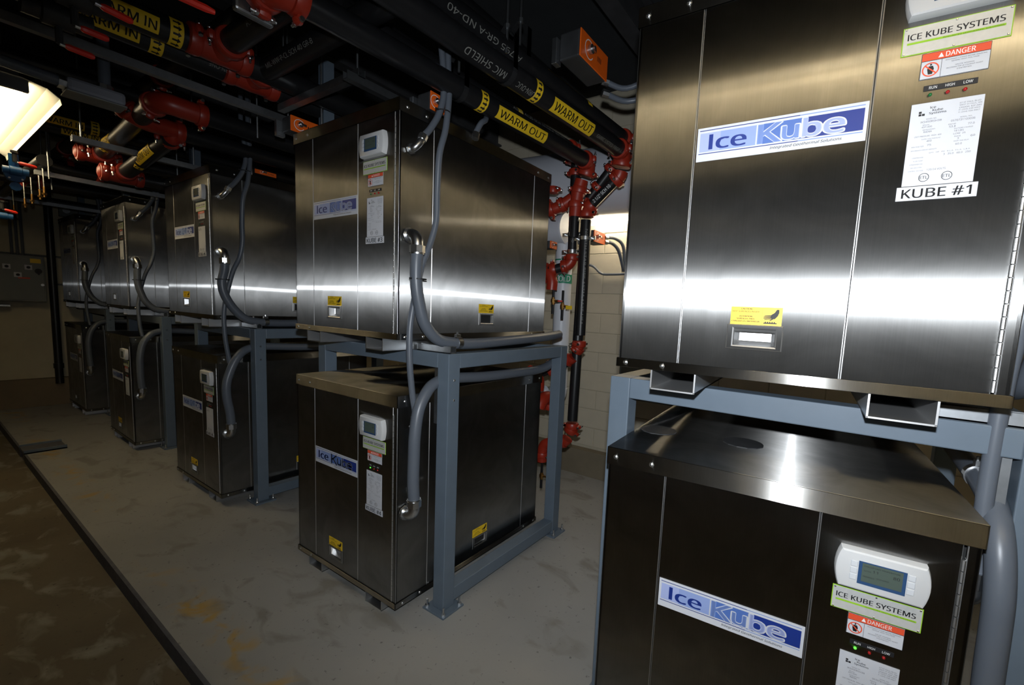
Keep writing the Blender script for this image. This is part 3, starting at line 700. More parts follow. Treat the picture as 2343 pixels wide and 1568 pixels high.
# knockout covers on the lid of the nearest lower cabinet
for k, (x, y) in enumerate(((2.61, .375), (2.29, .325))):
    def disc(bm):
        n = 26
        bm.faces.new([bm.verts.new((r_*math.cos(t), r_*math.sin(t), 0)) for t, r_ in ((2*math.pi*q/n, .072+(.003 if q % 2 and q > 14 else 0)) for q in range(n))])
        r = bmesh.ops.extrude_face_region(bm, geom=bm.faces[:]); bmesh.ops.translate(bm, verts=[v for v in r['geom'] if isinstance(v, bmesh.types.BMVert)], vec=(0, 0, .003))
        bmesh.ops.recalc_face_normals(bm, faces=bm.faces)
    o = multi('tape_patch', 'dark_steel', None, disc, loc=(x, y, ZL+H+.0003))
    o['label'] = ('round dark patch on top of the nearest lower cabinet', 'round dark patch at the left rear of the nearest lower lid')[k]; o['category'] = 'patch'

# ------------------------------------------------------------------ pipework
def frame_of(a, n):
    a = Vector(a).normalized(); n = Vector(n); n = (n-a*n.dot(a)).normalized(); return a, n, n.cross(a)
def wrap_band(parent, name, mat, c, a, n, r, L, arc, off=.0012, **k):
    a, n, u = frame_of(a, n); c = Vector(c)
    def f(bm):
        N = 12; rows = []
        for q in range(N+1):
            t = -arc/2+arc*q/N; d = n*math.cos(t)+u*math.sin(t)
            rows.append([bm.verts.new(c+a*s*L/2+d*(r+off)) for s in (-1, 1)])
        for q in range(N): bm.faces.new((rows[q][0], rows[q][1], rows[q+1][1], rows[q+1][0]))
    return multi(name, mat, parent, f, True, **k)
def wrap_text(parent, name, mat, s, c, a, n, r, w_, h, bold=.02, off=.0026, flip=False):
    a, n, u = frame_of(a, n); c = Vector(c)
    if flip: a, u = -a, -u
    def f(bm):
        put_text(bm, s, -w_/2, -h/2, w_, h, 0, bold)
        for q in range(1, 8):
            z = -h/2+h*q/8
            bmesh.ops.bisect_plane(bm, geom=bm.verts[:]+bm.edges[:]+bm.faces[:], plane_co=(0, 0, z), plane_no=(0, 0, 1))
        for v in bm.verts:
            x, z = v.co.x, v.co.z; t = z/r
            v.co = c+a*x+(n*math.cos(t)+u*math.sin(t))*(r+off)
    return multi(name, mat, parent, f)
def arrows(parent, c, a, n, r, span=2.2, sgn=1):
    a, n, u = frame_of(a, n); c = Vector(c)
    def f(bm):
        k = int(span/.42)
        for q in range(k):
            t0 = -span/2+span*(q+.5)/k
            def P(x, t): return c+a*x*sgn+(n*math.cos(t)+u*math.sin(t))*(r+.0028)
            w_ = .0045/r
            bm.faces.new([bm.verts.new(v) for v in (P(-.016, t0-w_), P(.004, t0-w_), P(.004, t0+w_), P(-.016, t0+w_))])
            bm.faces.new([bm.verts.new(v) for v in (P(.004, t0-w_*2.6), P(.017, t0), P(.004, t0+w_*2.6))])
    multi('flow_arrow', 'ink', parent, f)
def label_set(parent, c0, a, n, r, text='WARM OUT', L=.40, band=-.30, h=.075):
    a_, n_, u_ = frame_of(a, n)
    pl = wrap_band(parent, 'pipe_label', 'yellow_vinyl', c0, a, n, r, L, (h+.012)/r)
    wrap_text(pl, 'lettering', 'ink', text, c0, a, n, r, L*.92, h*.66)
    bd = wrap_band(parent, 'arrow_band', 'yellow_vinyl', Vector(c0)+a_*band, a, n, r, .052, 2.6)
    arrows(bd, Vector(c0)+a_*band, a, n, r)
def coupling(parent, c, a, r, lug=(1, 0, 0)):
    """grooved coupling: two half shells, ears and bolts"""
    c = Vector(c); a, l, u = frame_of(a, lug)
    def f(bm):
        sweep(bm, [c-a*.026, c-a*.024, c-a*.012, c+a*.012, c+a*.024, c+a*.026], [r+.004, r+.011, r+.015, r+.015, r+.011, r+.004], 20)
        for s in (-1, 1):
            p = c+l*s*(r+.022)
            sweep(bm, [p-u*.020, p-u*.008, p+u*.008, p+u*.020], [.013, .019, .019, .013], 8)
    cp = multi('coupling', 'red_paint', parent, f, True)
    for s in (-1, 1):
        def g(bm):
            p = c+l*s*(r+.029); rod(bm, p-u*.034, p+u*.050, .0058); rod(bm, p-u*.036, p-u*.026, .0105, 6); rod(bm, p+u*.022, p+u*.032, .0105, 6)
        multi('bolt', 'zinc', cp, g, True)
def arc_pts(c, d0, d1, R_, n=7):
    """corner at c, arriving along d0, leaving along d1"""
    c = Vector(c); d0 = Vector(d0).normalized(); d1 = Vector(d1).normalized()
    ang = d0.angle(d1); tl = R_*math.tan(ang/2); p0 = c-d0*tl; p1 = c+d1*tl
    out = []
    ctr = p0+(d1-d0*d1.dot(d0)).normalized()*R_
    ax = d0.cross(d1).normalized()
    for k in range(n+1):
        out.append(ctr+Matrix.Rotation(ang*k/n, 3, ax) @ (p0-ctr))
    return out
def elbow(parent, c, d0, d1, r, R_=None, lug=None, coup=(1, 1)):
    R_ = R_ or r*1.9
    P = arc_pts(c, d0, d1, R_)
    tube('elbow', 'red_paint', parent, P, r*1.08, 18)
    ax = Vector(d0).cross(Vector(d1)).normalized(); lug = lug or ax
    if coup[0]: coupling(parent, P[0], d0, r, lug)
    if coup[1]: coupling(parent, P[-1], d1, r, lug)
    return P[0], P[-1]
def pipe(parent, a, b, r, seg=22): return tube('pipe_barrel', 'black_paint', parent, [a, b], r, seg)
GP = 'black coolant pipes over the cabinets'
RA, RB = .055, .058
YR = 1.68
V = Vector
# pipe A: lower warm-out main over the second stack
t = thing('coolant_pipe', 'black pipe with yellow warm out label, lower left of the labelled pair', 'pipe', group=GP)
A0, A1 = V((1.035, -.50, 2.945)), V((1.125, 1.60, 2.965)); pipe(t, A0, A1, RA)
axA = (A1-A0).normalized(); nA = V((.84, -.1, -.54))
label_set(t, A0+axA*1.315, axA, nA, RA, 'WARM OUT', .47, -.345, .062)
elbow(t, (1.128, 1.68, 2.965), (0, 1, 0), (-.35, 0, -1), RA, .075, (1, 0, 0))
coupling(t, A0, axA, RA, (0, 0, 1))
# pipe B
t = thing('coolant_pipe', 'black pipe with yellow warm out label and stencilled grey lettering, right of the labelled pair', 'pipe', group=GP)
B0, B1 = V((1.255, -1.15, 3.0)), V((1.41, 1.60, 3.0)); pipe(t, B0, B1, RB)
axB = (B1-B0).normalized(); nB = V((.8, -.1, -.6))
label_set(t, B0+axB*2.10, axB, nB, RB, 'WARM OUT', .44, -.355, .070)
wrap_text(t, 'stencil', 'stencil', 'MIC SHIELD', B0+axB*1.36, axB, V((.6, 0, -.8)), RB, .27, .034, 0, flip=True)
wrap_text(t, 'stencil', 'stencil', 'TURN-DUC', B0+axB*1.66, axB, V((.6, 0, -.8)), RB, .16, .028, 0, flip=True)
wrap_text(t, 'stencil', 'stencil', 'GMRC LISTED FBGP 1-1', B0+axB*2.55, axB, V((.75, 0, -.66)), RB, .36, .022, 0, flip=False)
elbow(t, (1.414, 1.68, 3.0), (0, 1, 0), (-.18, 0, -1), RB, .078, (1, 0, 0))
elbow(t, (1.39, 1.68, 2.835), (-.18, 0, -1), (-.8, 0, -.62), RB*.9, .08, (0, 1, 0), (0, 1))
pipe(t, (1.345, 1.68, 2.800), (1.16, 1.68, 2.645), .040)
wrap_text(t, 'stencil', 'white_ink', '2 1/2" SCH 10', (1.255, 1.68, 2.725), (.8, 0, .64), (0.3, -1, -.3), .040, .17, .025, 0)
elbow(t, (1.128, 1.68, 2.615), (-.8, 0, -.62), (0, 0, -1), .042, .075, (1, 0, 0))
pipe(t, (1.125, 1.68, 2.53), (1.125, 1.68, 1.62), .042)
wrap_text(t, 'stencil', 'stencil', 'NORTH STAR PIPE ASTM A135 USA', (1.125, 1.68, 2.08), (0, 0, -1), (.8, -1, 0), .042, .75, .018, 0)
elbow(t, (1.12, 1.68, 1.525), (0, 0, -1), (-.55, 0, -.8), .042, .075, (0, 1, 0))
elbow(t, (1.055, 1.68, 1.41), (-.55, 0, -.8), (-1, 0, -.1), .042, .06, (0, 1, 0), (0, 1))
pipe(t, (1.03, 1.68, 1.392), (.8, 1.55, 1.27), .040)
coupling(t, (.90, 1.61, 1.32), (-1, -.5, -.5), .042, (0, 0, 1))
# pipe C (behind B)
t = thing('coolant_pipe', 'black pipe with narrow yellow bands behind and above the right labelled pipe', 'pipe', group=GP)
C0, C1 = V((1.22, -1.0, 3.14)), V((1.36, 1.74, 3.13)); pipe(t, C0, C1, RB)
axC = (C1-C0).normalized()
label_set(t, C0+axC*1.93, -axC, V((.1, 0, 1)), RB, 'WARM IN', .34, -.26, .07)
wrap_text(t, 'stencil', 'stencil', 'A-795 GR-A ND-40', C0+axC*1.25, axC, V((.8, 0, -.45)), RB, .5, .026, 0, flip=True)
elbow(t, (1.365, 1.83, 3.13), (0, 1, 0), (-.5, 0, -1), RB, .078, (1, 0, 0))
pipe(t, (1.31, 1.83, 3.02), (1.02, 1.83, 2.70), .040); coupling(t, (1.24, 1.83, 2.945), (.8, 0, .85), .042, (0, 1, 0)); coupling(t, (1.13, 1.83, 2.82), (.8, 0, .85), .042, (0, 1, 0))
# pipe D (behind A)
t = thing('coolant_pipe', 'black pipe half hidden behind the lower labelled pipe, ending in a small red joint', 'pipe', group=GP)
D0, D1 = V((.86, -.2, 3.11)), V((.945, 1.66, 3.10)); pipe(t, D0, D1, .05)
axD = (D1-D0).normalized()
bd = wrap_band(t, 'arrow_band', 'yellow_vinyl', D0+axD*1.2, axD, V((1, 0, .3)), .05, .05, 2.4)
wrap_text(t, 'stencil', 'stencil', 'ASTM A135 SCH 10 GR-A 300 PSI', D0+axD*1.42, axD, V((.9, 0, .3)), .05, .6, .02, 0)
elbow(t, (.952, 1.74, 3.10), (0, 1, 0), (0, 0, -1), .05, .07, (1, 0, 0))
pipe(t, (.965, 1.74, 3.02), (.975, 1.74, 2.30), .040)
coupling(t, (.970, 1.74, 2.72), (0, 0, 1), .042, (1, 0, 0)); coupling(t, (.965, 1.74, 2.93), (0, 0, 1), .042, (1, 0, 0))
wrap_text(t, 'stencil', 'stencil', '2 1/2" SCH 10', (.973, 1.74, 2.50), (0, 0, -1), (.6, -1, 0), .040, .26, .018, 0)
elbow(t, (.975, 1.74, 2.19), (0, 0, -1), (-1, -.35, -.2), .042, .075, (1, 0, 0))
pipe(t, (.92, 1.71, 2.175), (.78, 1.66, 2.13), .04); coupling(t, (.835, 1.68, 2.15), (1, .35, .2), .044, (0, 0, 1))
# tee assembly between the mains and cabinet 3
t = thing('pipe_tee', 'cluster of red grooved tees feeding the rear of cabinet number 3', 'pipe fitting')
elbow(t, (1.065, 1.66, 2.80), (.1, 0, 1), (-.1, -.1, -1), .05, .09, (1, 0, 0), (1, 0))
tube('tee_body', 'red_paint', t, [(1.075, 1.66, 2.84), (1.045, 1.66, 2.74), (1.035, 1.66, 2.66), (1.03, 1.66, 2.56)], [.052, .056, .054, .050], 18)
coupling(t, (1.03, 1.66, 2.655), (0, 0, 1), .048, (1, 0, 0))
coupling(t, (1.058, 1.66, 2.765), (.2, 0, 1), .048, (1, .2, 0))
tube('tee_branch', 'red_paint', t, smooth_path([(1.00, 1.66, 2.71), (.93, 1.64, 2.665), (.86, 1.62, 2.63), (.76, 1.60, 2.62)], 4), .046, 18)
coupling(t, (.915, 1.64, 2.66), (1, .2, .5), .046, (0, 1, 0)); coupling(t, (.83, 1.61, 2.625), (1, .2, .3), .046, (0, 0, 1)); coupling(t, (.835, 1.62, 2.78), (0, 0, 1), .03, (1, 0, 0))
pipe(t, (1.03, 1.66, 2.56), (1.03, 1.66, 2.40), .036)
# riser R
t = thing('coolant_pipe', 'black riser pipe reaching lowest, ending in the red elbow behind cabinet number 4', 'pipe', group=GP)
pipe(t, (1.075, 1.76, 2.55), (1.085, 1.70, .90), .042)
wrap_text(t, 'stencil', 'stencil', 'NORTH STAR PIPE ASTM A135', (1.08, 1.73, 1.75), (0, 0, -1), (.6, -1, 0), .042, .8, .018, 0)
elbow(t, (1.086, 1.70, .835), (0, 0, -1), (-.5, 0, -.9), .042, .07, (1, 0, 0))
elbow(t, (1.035, 1.70, .71), (-.5, 0, -.9), (-1, -.1, -.2), .042, .06, (0, 1, 0), (0, 1))
pipe(t, (1.0, 1.69, .70), (.86, 1.66, .665), .04); coupling(t, (.93, 1.67, .685), (1, .1, .2), .042, (0, 0, 1))
tube('elbow', 'red_paint', t, smooth_path([(.90, 1.66, .68), (.85, 1.65, .65), (.83, 1.65, .58), (.83, 1.65, .50)], 4), .045, 16)
coupling(t, (.83, 1.65, .56), (0, 0, 1), .044, (1, 0, 0))
# galvanised riser clamps
for z, x, y, k in ((2.44, .973, 1.74, 0), (2.39, 1.125, 1.68, 1), (2.30, .975, 1.74, 2)):
    t = thing('riser_clamp', ('galvanised clamp band on the left riser, the upper one', 'galvanised clamp band on the right riser', 'galvanised clamp band on the left riser, the lower one')[k], 'clamp', group='riser clamps')
    r_ = .041 if k != 1 else .043
    def f(bm):
        sweep(bm, [(x, y, z-.014), (x, y, z+.014)], r_+.004, 20)
        box(bm, x-.10, x-r_, y-.006, y+.006, z-.014, z+.014); box(bm, x+r_, x+.09, y-.006, y+.006, z-.014, z+.014)
    multi('band', 'zinc', t, f, True); [multi('bolt', 'zinc', t, lambda bm: rod(bm, (x+q, y-.03, z), (x+q, y+.03, z), .007)) for q in (-.07, .06)]
# hangers
def hanger(x, y, z, r, zt, label, a=(0, 1, 0)):
    t = thing('pipe_hanger', label, 'hanger', group='clevis hangers on the pipes')
    a_, n, u = frame_of(a, (1, 0, 0)); c = V((x, y, z))
    def f(bm):
        pts = [(r+.006, r+.10), (r+.006, 0)]+[((r+.006)*math.cos(t_), (r+.006)*math.sin(t_)) for t_ in (-math.pi*k/12 for k in range(1, 12))]+[(-r-.006, 0), (-r-.006, r+.10)]
        pts = [(.012, r+.15)]+pts+[(-.012, r+.15)]
        rows = [[bm.verts.new(c+n*px+V((0, 0, 1))*pz+a_*s) for s in (-.017, .017)] for px, pz in pts]
        for p, q in zip(rows, rows[1:]): bm.faces.new((p[0], p[1], q[1], q[0]))
        r2 = bmesh.ops.solidify(bm, geom=bm.faces[:], thickness=.004)
    multi('clevis', 'dark_steel', t, f)
    multi('rod', 'galvanised', t, lambda bm: (rod(bm, (x, y, z+r+.03), (x, y, zt), .0065), rod(bm, (x, y, z+r+.145), (x, y, z+r+.165), .016, 6)))
hanger(1.068, .32, 2.952, RA, 3.72, 'clevis hanger on the lower warm out pipe')
hanger(1.341, .38, 3.0, RB, 3.72, 'clevis hanger on the right stencilled pipe, in front')
hanger(1.29, .55, 3.135, RB, 3.72, 'clevis hanger on the rear upper pipe')
# warm-in headers in front of the aisle, one pair per far stack
def header(x0, z, y0, y1, r, label, lab_y, text='WARM IN', n=V((.9, 0, -.42)), L=.34, h=.062):
    t = thing('coolant_pipe', label, 'pipe', group=GP)
    a = V((x0, y0, z)); b_ = V((x0+.04, y1, z)); pipe(t, a, b_, r); ax = (b_-a).normalized()
    if lab_y is not None: label_set(t, a+ax*(lab_y-y0), ax, n, r, text, L, L/2+.065, h)
    return t
h1 = header(.065, 3.05, -1.5, 1.5, .06, 'black header pipe with yellow warm in label, upper right one at top left', -.785, L=.235)
h2 = header(-.115, 3.05, -1.5, 1.5, .06, 'black header pipe with yellow warm in label, lower left one at top left', -.81, L=.235)
wrap_text(h2, 'stencil', 'stencil', 'TURN-ONE', (-.09, -.36, 3.05), (0, 1, 0), V((.9, 0, -.42)), .06, .12, .02, 0, flip=True)
h3 = header(-2.70, 3.20, -1.5, 1.4, .06, 'far black header pipe with yellow warm in label beside the light fitting, upper one', -.545, L=.24)
h4 = header(-2.98, 3.20, -1.6, 1.4, .06, 'far black header pipe with yellow warm in label beside the light fitting, lower one', -.40, L=.24)
def tee(parent, c, r, side=(1, 0, 0)):
    c = V(c); s = V(side).normalized()
    tube('tee_body', 'red_paint', parent, [c-V((0, .12, 0)), c-V((0, .06, 0)), c, c+V((0, .06, 0)), c+V((0, .12, 0))], [r*1.05, r*1.12, r*1.18, r*1.12, r*1.05], 20)
    tube('tee_branch', 'red_paint', parent, [c, c+s*.07, c+s*.13], [r*1.1, r*1.0, r*1.0], 18)
    coupling(parent, c-V((0, .11, 0)), (0, 1, 0), r, (1, 0, .3)); coupling(parent, c+V((0, .11, 0)), (0, 1, 0), r, (1, 0, .3)); coupling(parent, c+s*.13, s, r, (0, 1, 0))
tee(h1, (.10, -.42, 3.05), .058); tee(h2, (-.08, -.20, 3.05), .058)
for k, (x, y, lab) in enumerate(((.10, -.42, 'black branch pipe leaving the upper red tee towards the right'), (-.08, -.20, 'black branch pipe with stencilled text leaving the lower red tee towards the right'))):
    t = thing('coolant_pipe', lab, 'pipe', group=GP)
    x1 = (.93, 1.22)[k]; pipe(t, (x+.14, y, 3.05), (x1, y, 3.05 + (.0 if k == 0 else .0)), .052 if k else .055)
    wrap_text(t, 'stencil', 'stencil', 'MIL-WW-P-CL SCH 40 GR-B' if k else 'ASTM A53', (x+.52, y, 3.05), (1, 0, 0), V((0, -1, -.5)), .053, .46 if k else .2, .022, 0)
t = thing('pipe_elbow', 'red elbow at the top edge where the lower warm out pipe begins', 'pipe fitting')
elbow(t, (1.030, -.58, 2.945), (0, -1, 0), (-1, 0, .05), .055, .08, (0, 0, 1), (0, 1)); coupling(t, (.93, -.58, 2.955), (1, 0, 0), .055, (0, 0, 1))
B('valve_collar', 'galvanised', t, .84, .875, -.65, -.51, 2.88, 3.02, .01)
# out mains over the third stack and their sloping branches
t5 = thing('coolant_pipe', 'black pipe over cabinet number 5 starting at the front red elbow', 'pipe', group=GP)
pipe(t5, (-1.19, -.20, 2.95), (-1.20, 1.5, 2.96), .055)
tube('elbow', 'red_paint', t5, smooth_path([(-1.135, -.50, 2.985), (-1.14, -.46, 2.965), (-1.15, -.40, 2.95), (-1.17, -.30, 2.95), (-1.19, -.21, 2.95)], 4), .060, 18)
coupling(t5, (-1.19, -.21, 2.95), (0, 1, 0), .056, (.2, 0, 1)); coupling(t5, (-1.135, -.50, 2.985), (.1, -.7, .6), .054, (1, 0, 0))
elbow(t5, (-1.19, -.25, 2.90), (1, 0, .1), (0, .2, 1), .050, .05, (0, 1, 0), (1, 0))
pipe(t5, (-1.20, -.26, 2.895), (-2.20, -.28, 2.785), .055)
label_set(t5, (-1.60, -.268, 2.850), (1, 0, .12), (.3, -1, -.45), .055, 'WARM OUT', .34, -.235, .062)
tee(t5, (-2.30, -.28, 2.775), .055, (1, 0, .1)); pipe(t5, (-2.30, -.16, 2.775), (-2.30, 1.4, 2.775), .05); tube('end_cap', 'red_paint', t5, [(-2.30, -.43, 2.775), (-2.30, -.42, 2.775), (-2.30, -.40, 2.775)], [.03, .05, .055])
t6 = thing('coolant_pipe', 'black pipe over cabinet number 5 starting at the rear red elbow', 'pipe', group=GP)
pipe(t6, (-.665, -.24, 2.95), (-.75, 1.5, 2.96), .055)
tube('elbow', 'red_paint', t6, smooth_path([(-.80, -.45, 2.965), (-.74, -.445, 2.965), (-.69, -.41, 2.96), (-.675, -.35, 2.955), (-.668, -.25, 2.95)], 4), .060, 18)
coupling(t6, (-.668, -.25, 2.95), (0, 1, 0), .056, (0, 0, 1)); coupling(t6, (-.80, -.45, 2.965), (1, 0, 0), .056, (0, .3, 1))
pipe(t6, (-.82, -.45, 2.965), (-2.35, -.385, 2.93), .055)
label_set(t6, (-1.80, -.408, 2.945), (1, 0, .02), (.3, -1, -.45), .055, 'WARM OUT', .36, -.255, .064)
tee(t6, (-2.45, -.385, 2.925), .055, (1, 0, 0)); pipe(t6, (-2.45, -.26, 2.925), (-2.45, 1.4, 2.925), .05); tube('end_cap', 'red_paint', t6, [(-2.45, -.535, 2.925), (-2.45, -.525, 2.925), (-2.45, -.50, 2.925)], [.03, .05, .055])
# dim background mains farther along the aisle
bgp = [(-3.4, 2.93, -.60, 1.5, .045), (-3.9, 3.05, -.66, 1.5, .06), (-4.6, 2.95, -1.2, 1.4, .05), (-5.2, 3.08, -1.4, 1.6, .055), (-5.8, 2.92, -1.5, 1.6, .05), (-1.55, 3.22, -1.5, 1.5, .05), (-.45, 3.20, -1.6, 1.4, .05), (.62, 3.30, -1.3, 1.6, .05), (1.02, 3.42, -1.3, 1.6, .05)]
for k, (x, z, y0, y1, r) in enumerate(bgp):
    t = thing('coolant_pipe', 'dim black overhead pipe, %s from the end wall among the unlabelled mains' % ('fifth', 'fourth', 'third', 'second', 'first', 'sixth', 'seventh', 'eighth', 'ninth')[k], 'pipe', group=GP)
    pipe(t, (x, y0, z), (x, y1, z), r)
    if k < 5:
        coupling(t, (x, -.2-.12*k, z), (0, 1, 0), r, (0, 0, 1)); coupling(t, (x, .75, z), (0, 1, 0), r, (1, 0, 0))
for k, (y, z, x0, x1, r) in enumerate(((-.62, 2.90, -6.8, -3.0, .05), (-1.42, 3.22, -6.8, -2.3, .06), (-.25, 3.35, -6.8, 1.0, .06), (.55, 3.3, -6.8, -1.2, .05))):
    t = thing('coolant_pipe', ('dim black pipe crossing lengthwise above the aisle at left', 'dim black pipe crossing lengthwise, nearest the aisle', 'dim black pipe crossing lengthwise high above the headers', 'dim black pipe crossing lengthwise over the far cabinets')[k], 'pipe', group=GP)
    pipe(t, (x0, y, z), (x1, y, z), r)
    for q in (.3, .7): coupling(t, (x0+(x1-x0)*q, y, z), (1, 0, 0), r, (0, 0, 1))
# trapeze struts
def trapeze(x0, x1, y0, y1, z, label, rods=True):
    t = thing('strut_trapeze', label, 'strut', group='galvanised trapeze struts')
    def f(bm):
        if abs(x1-x0) > abs(y1-y0):
            for q in ((y0-.02, y0-.016, z-.02, z+.02), (y0+.016, y0+.02, z-.02, z+.02), (y0-.016, y0+.016, z-.02, z-.016)): box(bm, x0, x1, q[0], q[1], q[2], q[3])
        else:
            for q in ((x0-.02, x0-.016, z-.02, z+.02), (x0+.016, x0+.02, z-.02, z+.02), (x0-.016, x0+.016, z-.02, z-.016)): box(bm, q[0], q[1], y0, y1, q[2], q[3])
    multi('channel', 'galvanised', t, f)
    if rods:
        dx, dy = (0, .05) if abs(x1-x0) < .01 else (.04, 0)
        for px, py in ((x0+dx, y0+dy), (x1-dx, y1-dy)):
            multi('rod', 'galvanised', t, lambda bm: rod(bm, (px, py, z), (px, py, 3.99), .006))
trapeze(-.26, -.26, -1.4, .14, 2.96, 'long galvanised strut under the warm in headers')
trapeze(-.12, .72, -.02, -.02, 2.965, 'galvanised strut crossing from the hanger post to the right')
trapeze(.70, .70, -.10, .42, 2.93, 'short galvanised strut with a bolt, over cabinet number 3', False)
trapeze(-1.75, -1.75, -.66, .10, 2.86, 'galvanised strut beside the conduit box')
trapeze(-5.6, -5.6, -.9, .6, 2.86, 'galvanised strut farthest left, over the fourth stack')
trapeze(-3.2, -3.2, -.66, .5, 2.82, 'galvanised strut behind the red tees')
for k, (x, y, z0) in enumerate(((-.02, .18, 2.9), (-.6, .05, 2.9), (-1.3, .30, 2.7), (-2.3, .1, 2.8), (-3.0, -.6, 2.75), (-3.6, -.5, 2.75))):
    o = tube('threaded_rod', 'galvanised', None, [(x, y, z0), (x, y, 3.95)], .006, 8)
    o['label'] = 'threaded rod hanging from the ceiling, %s from the right' % ('first', 'second', 'third', 'fourth', 'fifth', 'sixth')[k]; o['category'] = 'rod'; o['group'] = 'bare threaded rods'

# ------------------------------------------------------------------ valve actuators with orange covers
def actuator(label, x, y, z, w_=.15, h=.10, d=.10, cond=None):
    t = thing('valve_actuator', label, 'actuator', (x, y, z), 0, 'orange faced valve actuators')
    B('housing', 'dark_steel', t, -d, 0, -w_*.5-.0, w_*.5, -h/2, h/2, .008)
    B('cover', 'orange_paint', t, 0, .008, -w_*.5, w_*.5, -h/2, h/2, .003)
    B('bracket', 'galvanised', t, -d-.03, -d, -w_*.5-.03, -w_*.5+.02, -h/2-.02, h*.3, .002)
    def dial(bm):
        n = 20
        for k in range(n-4):
            a0, a1 = R(40)+2*math.pi*k/n, R(40)+2*math.pi*(k+1)/n
            bm.faces.new([bm.verts.new((.0085, -w_*.2+r_*math.cos(t_), r_*math.sin(t_))) for r_, t_ in ((h*.36, a0), (h*.36, a1), (h*.32, a1), (h*.32, a0))])
    multi('dial', 'white_ink', t, dial)
    multi('knob', 'zinc', t, lambda bm: (rod(bm, (.006, -w_*.2, 0), (.028, -w_*.2, 0), h*.17, 12), rod(bm, (.028, -w_*.2, 0), (.045, -w_*.2, 0), h*.08, 8), box(bm, .026, .036, -w_*.2-.006, -w_*.2+.03, -.006, .006)), True)
    multi('print', 'ink', t, lambda bm: [bm.faces.new([bm.verts.new((.0086, p, q)) for p, q in ((w_*.1+i*.012, -h*.1), (w_*.1+i*.012+.006, -h*.1), (w_*.1+i*.012+.006, h*.1), (w_*.1+i*.012, h*.1))]) for i in range(4)])
    if cond:
        for q, pts in enumerate(cond):
            cb = tube('conduit', 'conduit_grey', t, [V(p)-V((x, y, z)) for p in pts], .016, 12, 5)
            a = V(pts[0])-V((x, y, z)); b_ = (V(pts[1])-V(pts[0])).normalized()
            multi('fitting', 'zinc', cb, lambda bm: rod(bm, a-b_*.01, a+b_*.03, .022, 8), True)
    return t
actuator('orange faced actuator above the left end of cabinet number 3', .02, .05, 2.855, .17, .09)
actuator('orange faced actuator behind the twin conduits above cabinet number 3', .93, .30, 2.90, .11, .095)
actuator('largest orange faced actuator, hanging between the pipes and the nearest upper cabinet', 1.62, .78, 3.19, .31, .135, .12,
         [[(1.60, .95, 3.14), (1.70, 1.05, 3.12), (1.86, 1.10, 3.18), (2.1, 1.1, 3.25)], [(1.60, .96, 3.08), (1.70, 1.08, 3.06), (1.88, 1.12, 3.10), (2.1, 1.15, 3.2)]])
actuator('small orange actuator with grey conduits below the wall light at the back', 1.0, 2.15, 2.48, .22, .10, .12,
         [[(1.0, 2.27, 2.50), (1.04, 2.40, 2.51), (1.08, 2.50, 2.45), (1.09, 2.55, 2.25)], [(1.0, 2.27, 2.46), (1.03, 2.36, 2.46), (1.06, 2.45, 2.40), (1.08, 2.55, 2.22)]])
actuator('orange actuator seen edge-on above cabinet number 5', -1.33, .42, 2.86, .17, .035)
actuator('orange actuator cut by the top of the picture above the nearest cabinet', 2.45, .35, 2.86, .16, .07)
actuator('small orange actuator beside the rear of cabinet number 3', .86, 1.62, 2.34, .10, .06)
t = thing('conduit_stub', 'short bent grey conduit with a silver fitting hanging above cabinet number 3', 'conduit')
tube('hose', 'conduit_grey', t, [(1.0, .62, 2.95), (1.03, .58, 2.90), (1.04, .53, 2.86), (1.03, .50, 2.80)], .016, 12, 5)
multi('fitting', 'zinc', t, lambda bm: rod(bm, (1.03, .505, 2.80), (1.03, .495, 2.765), .022, 8), True)

# ------------------------------------------------------------------ things at the back wall
t = thing('insulated_duct', 'big white jacketed round duct running high along the back wall', 'duct')
tube('jacket', 'white_jacket', t, [(-.6, 2.35, 3.08), (0.5, 2.35, 3.04), (2.8, 2.35, 2.98)], .30, 36)
t = thing('insulated_pipe', 'white insulated pipe with a round flat end cap behind the red tees', 'pipe')
tube('jacket', 'white_jacket', t, [(-.4, 2.02, 2.54), (.76, 1.98, 2.54)], .135, 28)
tube('end_cap', 'white_pvc', t, [(.757, 1.98, 2.54), (.775, 1.98, 2.54)], .14, 28)
t = thing('plastic_pipe', 'white plastic vertical pipe behind the black risers', 'pipe')
tube('barrel', 'white_pvc', t, [(.72, 2.02, 2.42), (.735, 2.02, 1.06)], .078, 24)
tube('elbow', 'white_pvc', t, smooth_path([(.735, 2.02, 1.10), (.72, 2.02, 1.02), (.66, 1.99, .98), (.60, 1.96, .975)], 4), .082, 20)
wrap_band(t, 'colour_band', 'green_pvc', (.727, 2.02, 2.10), (0, 0, 1), (.5, -1, 0), .078, .08, 4.5)
wrap_text(t, 'lettering', 'white_ink', 'COLD', (.727, 2.02, 2.10), (1, .5, 0), (.5, -1, 0), .078, .14, .05, .02)
wrap_band(t, 'colour_band', 'green_pvc', (.721, 2.02, 2.27), (0, 0, 1), (.5, -1, 0), .078, .012, 4.5)
t = thing('tank_pipe', 'white insulated elbow low behind cabinet number 4', 'pipe')
tube('jacket', 'white_pvc', t, [(.2, 1.95, 1.0), (.62, 1.93, 1.0)], .11, 24); multi('wall_bracket', 'galvanised', t, lambda bm: rod(bm, (.4, 1.95, 1.0), (.4, 2.7, 1.0), .02))
